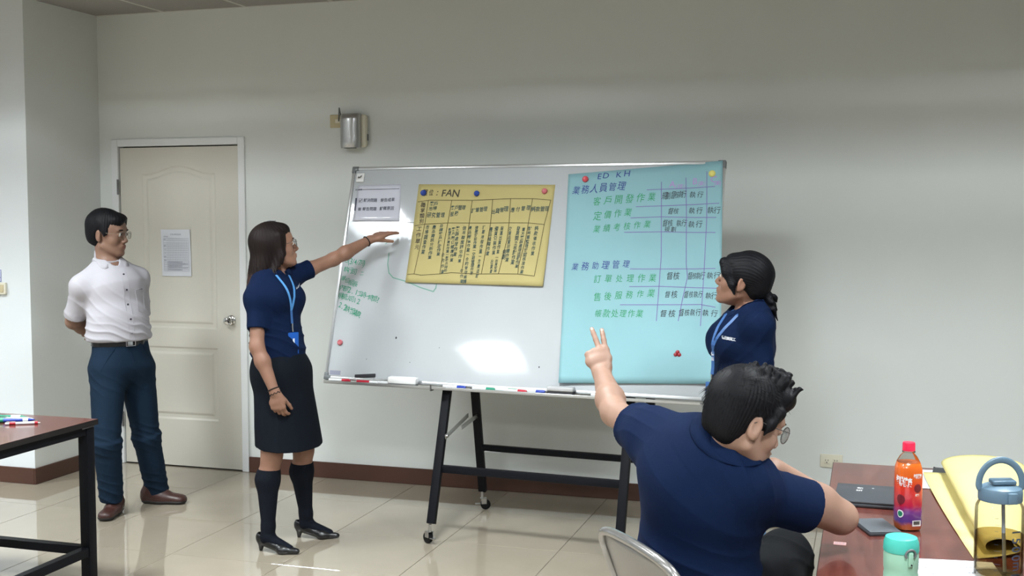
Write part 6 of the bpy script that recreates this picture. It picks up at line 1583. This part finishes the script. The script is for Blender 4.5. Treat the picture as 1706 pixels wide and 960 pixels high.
# big clear drinking bottle
bg = thing('large_bottle', 'large clear bottle with blue-grey handled lid at the right edge', 'bottle', (5.057, -3.386, TH), 0)
lathe('bottle_wall', [(0, 0.002), (.050, 0), (.0575, .005), (.0590, .018), (.0590, .170), (.0575, .182), (.052, .192), (.046, .197), (.046, .200)], M['clear'], bg, 56)
lathe('drink', [(0, .0075), (.050, .0085), (.0568, .018), (.0568, .112), (0, .112)], M['water'], bg, 56)
lathe('lid_collar', [(.0465, .197), (.0520, .1965), (.0530, .200), (.0530, .222), (.0500, .229), (.036, .236), (0, .237)], M['bluegrey'], bg, 56)
bm = bmesh.new(); hp = []
hd = Vector((0.955, 0.297, 0))
for k in range(29):
    a = -0.42 + (PI + 0.84) * k / 28; rx, rz = .055, .062
    hp.append(hd * (rx * math.cos(a)) + Vector((0, 0, .2365 + rz * math.sin(a) * (1.0 if math.sin(a) > 0 else .45))))
add_tube(bm, hp, .006, 12, flat=(.0085, .0042, (0.297, -0.955, 0)))
bmobj('carry_handle', bm, M['bluegrey'], bg, auto=0.9)
v1 = Vector((-.297 * -1, -.955, 0))
box('flip_mouthpiece', (-.016, -.030, -.006), (.016, .030, .006), M['bluegrey_dark'], bg, .004, 3, mtx=Matrix.Translation((0.004, -.006, .245)) @ Matrix.Rotation(0.35, 4, 'Z') @ Matrix.Rotation(0.10, 4, 'X') @ Matrix.Rotation(PI / 2, 4, 'Z'), auto=.7)
tube('mouth_bridge', [Vector((0, 0, .236)) + hd * .004, Vector((0, 0, .242)) + hd * .010], .011, M['bluegrey'], bg, 20)
box('latch', (-.012, -.004, -.014), (.012, .004, .014), M['bluegrey'], bg, .003, 3, mtx=frame_mtx(Vector((0, 0, .212)) + Vector((0.30, -0.955, 0)) * .0545 + hd * .008, hd, (0.297, -0.955, 0), (0, 0, 1)), auto=.7)
tube('straw', [Vector((.006, 0, .236)), Vector((.010, .002, .12)), Vector((.016, .004, .012))], .0045, mat('grey_straw', (.30, .33, .37), .4), bg, 14)
def pw(s, t):
    a = -1.27 + 0.10 + s / .0593; return (.0595 * math.cos(a), .0595 * math.sin(a), t)
wr = Writing(lambda s, t: pw(.012 - (t - .078) * 0 + s, t))
# lettering runs up the bottle: characters are turned a quarter
def pw2(s, t):
    a = -0.93 + t / .0593; return (.0595 * math.cos(a), .0595 * math.sin(a), .132 - s)
wr = Writing(pw2)
wr.text('1500ml', .004, 0, .112, 0, .026, wf=.85, off=.012)
wr.build('volume_lettering', M['ink_side'], bg)
wr = Writing(lambda s, t: pw(s, t))
for k in range(9): wr.line([(-.040, .03 + .0165 * k), (-.040 + (.014 if k % 2 else .008), .03 + .0165 * k)], .0008)
wr.line([(-.022, .06), (-.022, .165)], .0006)
wr.build('scale_marks', M['ink_side'], bg)

# papers, folder
def paper(name, label, cat, x, y, z, yaw, w_, h_, material, wob=0.001, cornerlift=0.0, txt=None):
    o = thing(name, label, cat, (x, y, z), yaw)
    V = []; F = []; nx, ny = 10, 14
    f = lambda u, v: 0.0006 + wob * (1 + math.sin(u * 6 + v * 4)) * .5 + cornerlift * max(0, u + v - 1.4) ** 2
    for k in (1, 0):
        for j in range(ny + 1):
            for i in range(nx + 1): V.append(((i / nx - .5) * w_, (j / ny - .5) * h_, f(i / nx, j / ny) + k * .0004))
    W = nx + 1; n0 = W * (ny + 1)
    for j in range(ny):
        for i in range(nx): a = j * W + i; F.append((a, a + 1, a + W + 1, a + W)); F.append((n0 + a, n0 + a + W, n0 + a + W + 1, n0 + a + 1))
    pymesh('sheet', V, F, material, o, smooth=True)
    if txt:
        wr = Writing(lambda s, t: (s, t, f(s / w_ + .5, t / h_ + .5) + .0009))
        txt(wr); wr.build('writing', M['ink_grey'], o)
    return o
def notes(wr):
    random.seed(3)
    for k in range(9):
        y = .11 - k * .024; n = random.randint(8, 16); wr.text(''.join(random.choice('工作流程與目標說明數量檢討時間人員配置結果') for _ in range(n)), -.085, y, -.085 + .0105 * n, y + .004, .009, jit=.1)
    for k in range(5): wr.line([(-.09, .12 - k * .05), (.09, .118 - k * .05)], .0007)
paper('printed_paper', 'white sheet with pencil notes between mint flask and large bottle', 'paper', 4.965, -3.430, TH, 0.10, 0.21, 0.297, M['paper_plain'], txt=notes)
def lines2(wr):
    for k in range(7): wr.line([(-.08, .10 - k * .03), (.08, .10 - k * .03)], .0008)
paper('printed_paper', 'white sheet behind the tea bottle at the far table end', 'paper', 4.955, -2.305, TH, 0.05, 0.21, 0.297, M['paper_plain'], txt=lines2)
fo = thing('black_folder', 'black folder under the rolled yellow paper at far table end', 'folder', (5.12, -2.24, TH + .0005), -0.08)
box('cover', (-.16, -.11, 0), (.13, .11, .004), M['black_folder'], fo, .001, 1); box('spine', (-.165, -.11, 0), (-.158, .11, .006), M['black_folder'], fo, .001, 1)
cb = thing('brown_notebook', 'brown notebook standing behind the large bottle, white page in it', 'notebook', (5.245, -2.45, TH), -0.15)
box('cover', (-.06, -.14, 0), (.09, .14, .010), M['shoe_brown'], cb, .002, 1); box('page', (-.055, -.135, .0102), (.085, .135, .013), M['paper_plain'], cb)

# rolled yellow poster paper: a flat tongue and a loose cone-like roll above it
ry = thing('rolled_yellow_paper', 'pale yellow poster paper loosely rolled, lying on right table', 'paper', (5.0, -2.8, TH))
def roll():
    V = []; F = []
    ax0, ax1 = Vector((5.115, -2.22, 0)), Vector((5.085, -3.20, 0))     # axis on the table, far to near
    n, m_ = 24, 44
    d = (ax1 - ax0).normalized(); side = Vector((d.y, -d.x, 0))             # side points left (-x)
    if side.x > 0: side = -side
    for j in range(n + 1):
        v = j / n; R_ = 0.085 * (1 - v) ** 0.8 + 0.040; zs = .30 + .30 * v; c = ax0.lerp(ax1, v)
        for i in range(m_ + 1):
            u = i / m_                      # starts inside under the roll, winds over the top, ends on the table to the left
            if u < .80:
                a = -2.3 + (2 * PI + 1.2) * (u / .80); rr = R_ * (.80 + .20 * u / .80)
                sx_ = -math.sin(a) * rr * 1.15; zz = rr * zs - math.cos(a) * rr * zs
                p = c + side * -(sx_); V.append((p.x - 5.0, p.y + 2.8, zz + .0012 + .0065 * (1 - v)))
            else:
                w_ = (u - .80) / .20
                a = -2.3 + (2 * PI + 1.2); rr = R_
                sx_ = -math.sin(a) * rr * 1.15; zz = rr * zs - math.cos(a) * rr * zs; edge_x = 4.925 + .085 * v ** 1.3
                p = c + side * -(sx_); V.append(((p.x * (1 - w_) + edge_x * w_) - 5.0, p.y + 2.8 - .05 * w_ * v, zz * (1 - w_) ** 2 + .0015 + .0065 * (1 - v)))
    W = m_ + 1
    for j in range(n):
        for i in range(m_): a = j * W + i; F.append((a, a + 1, a + W + 1, a + W))
    return V, F
V, F = roll()
o = pymesh('sheet', V, F, M['cream_paper'], ry, smooth=True)
sd = o.modifiers.new('thickness', 'SOLIDIFY'); sd.thickness = 0.0006

bpy.data.objects.remove(_fo)
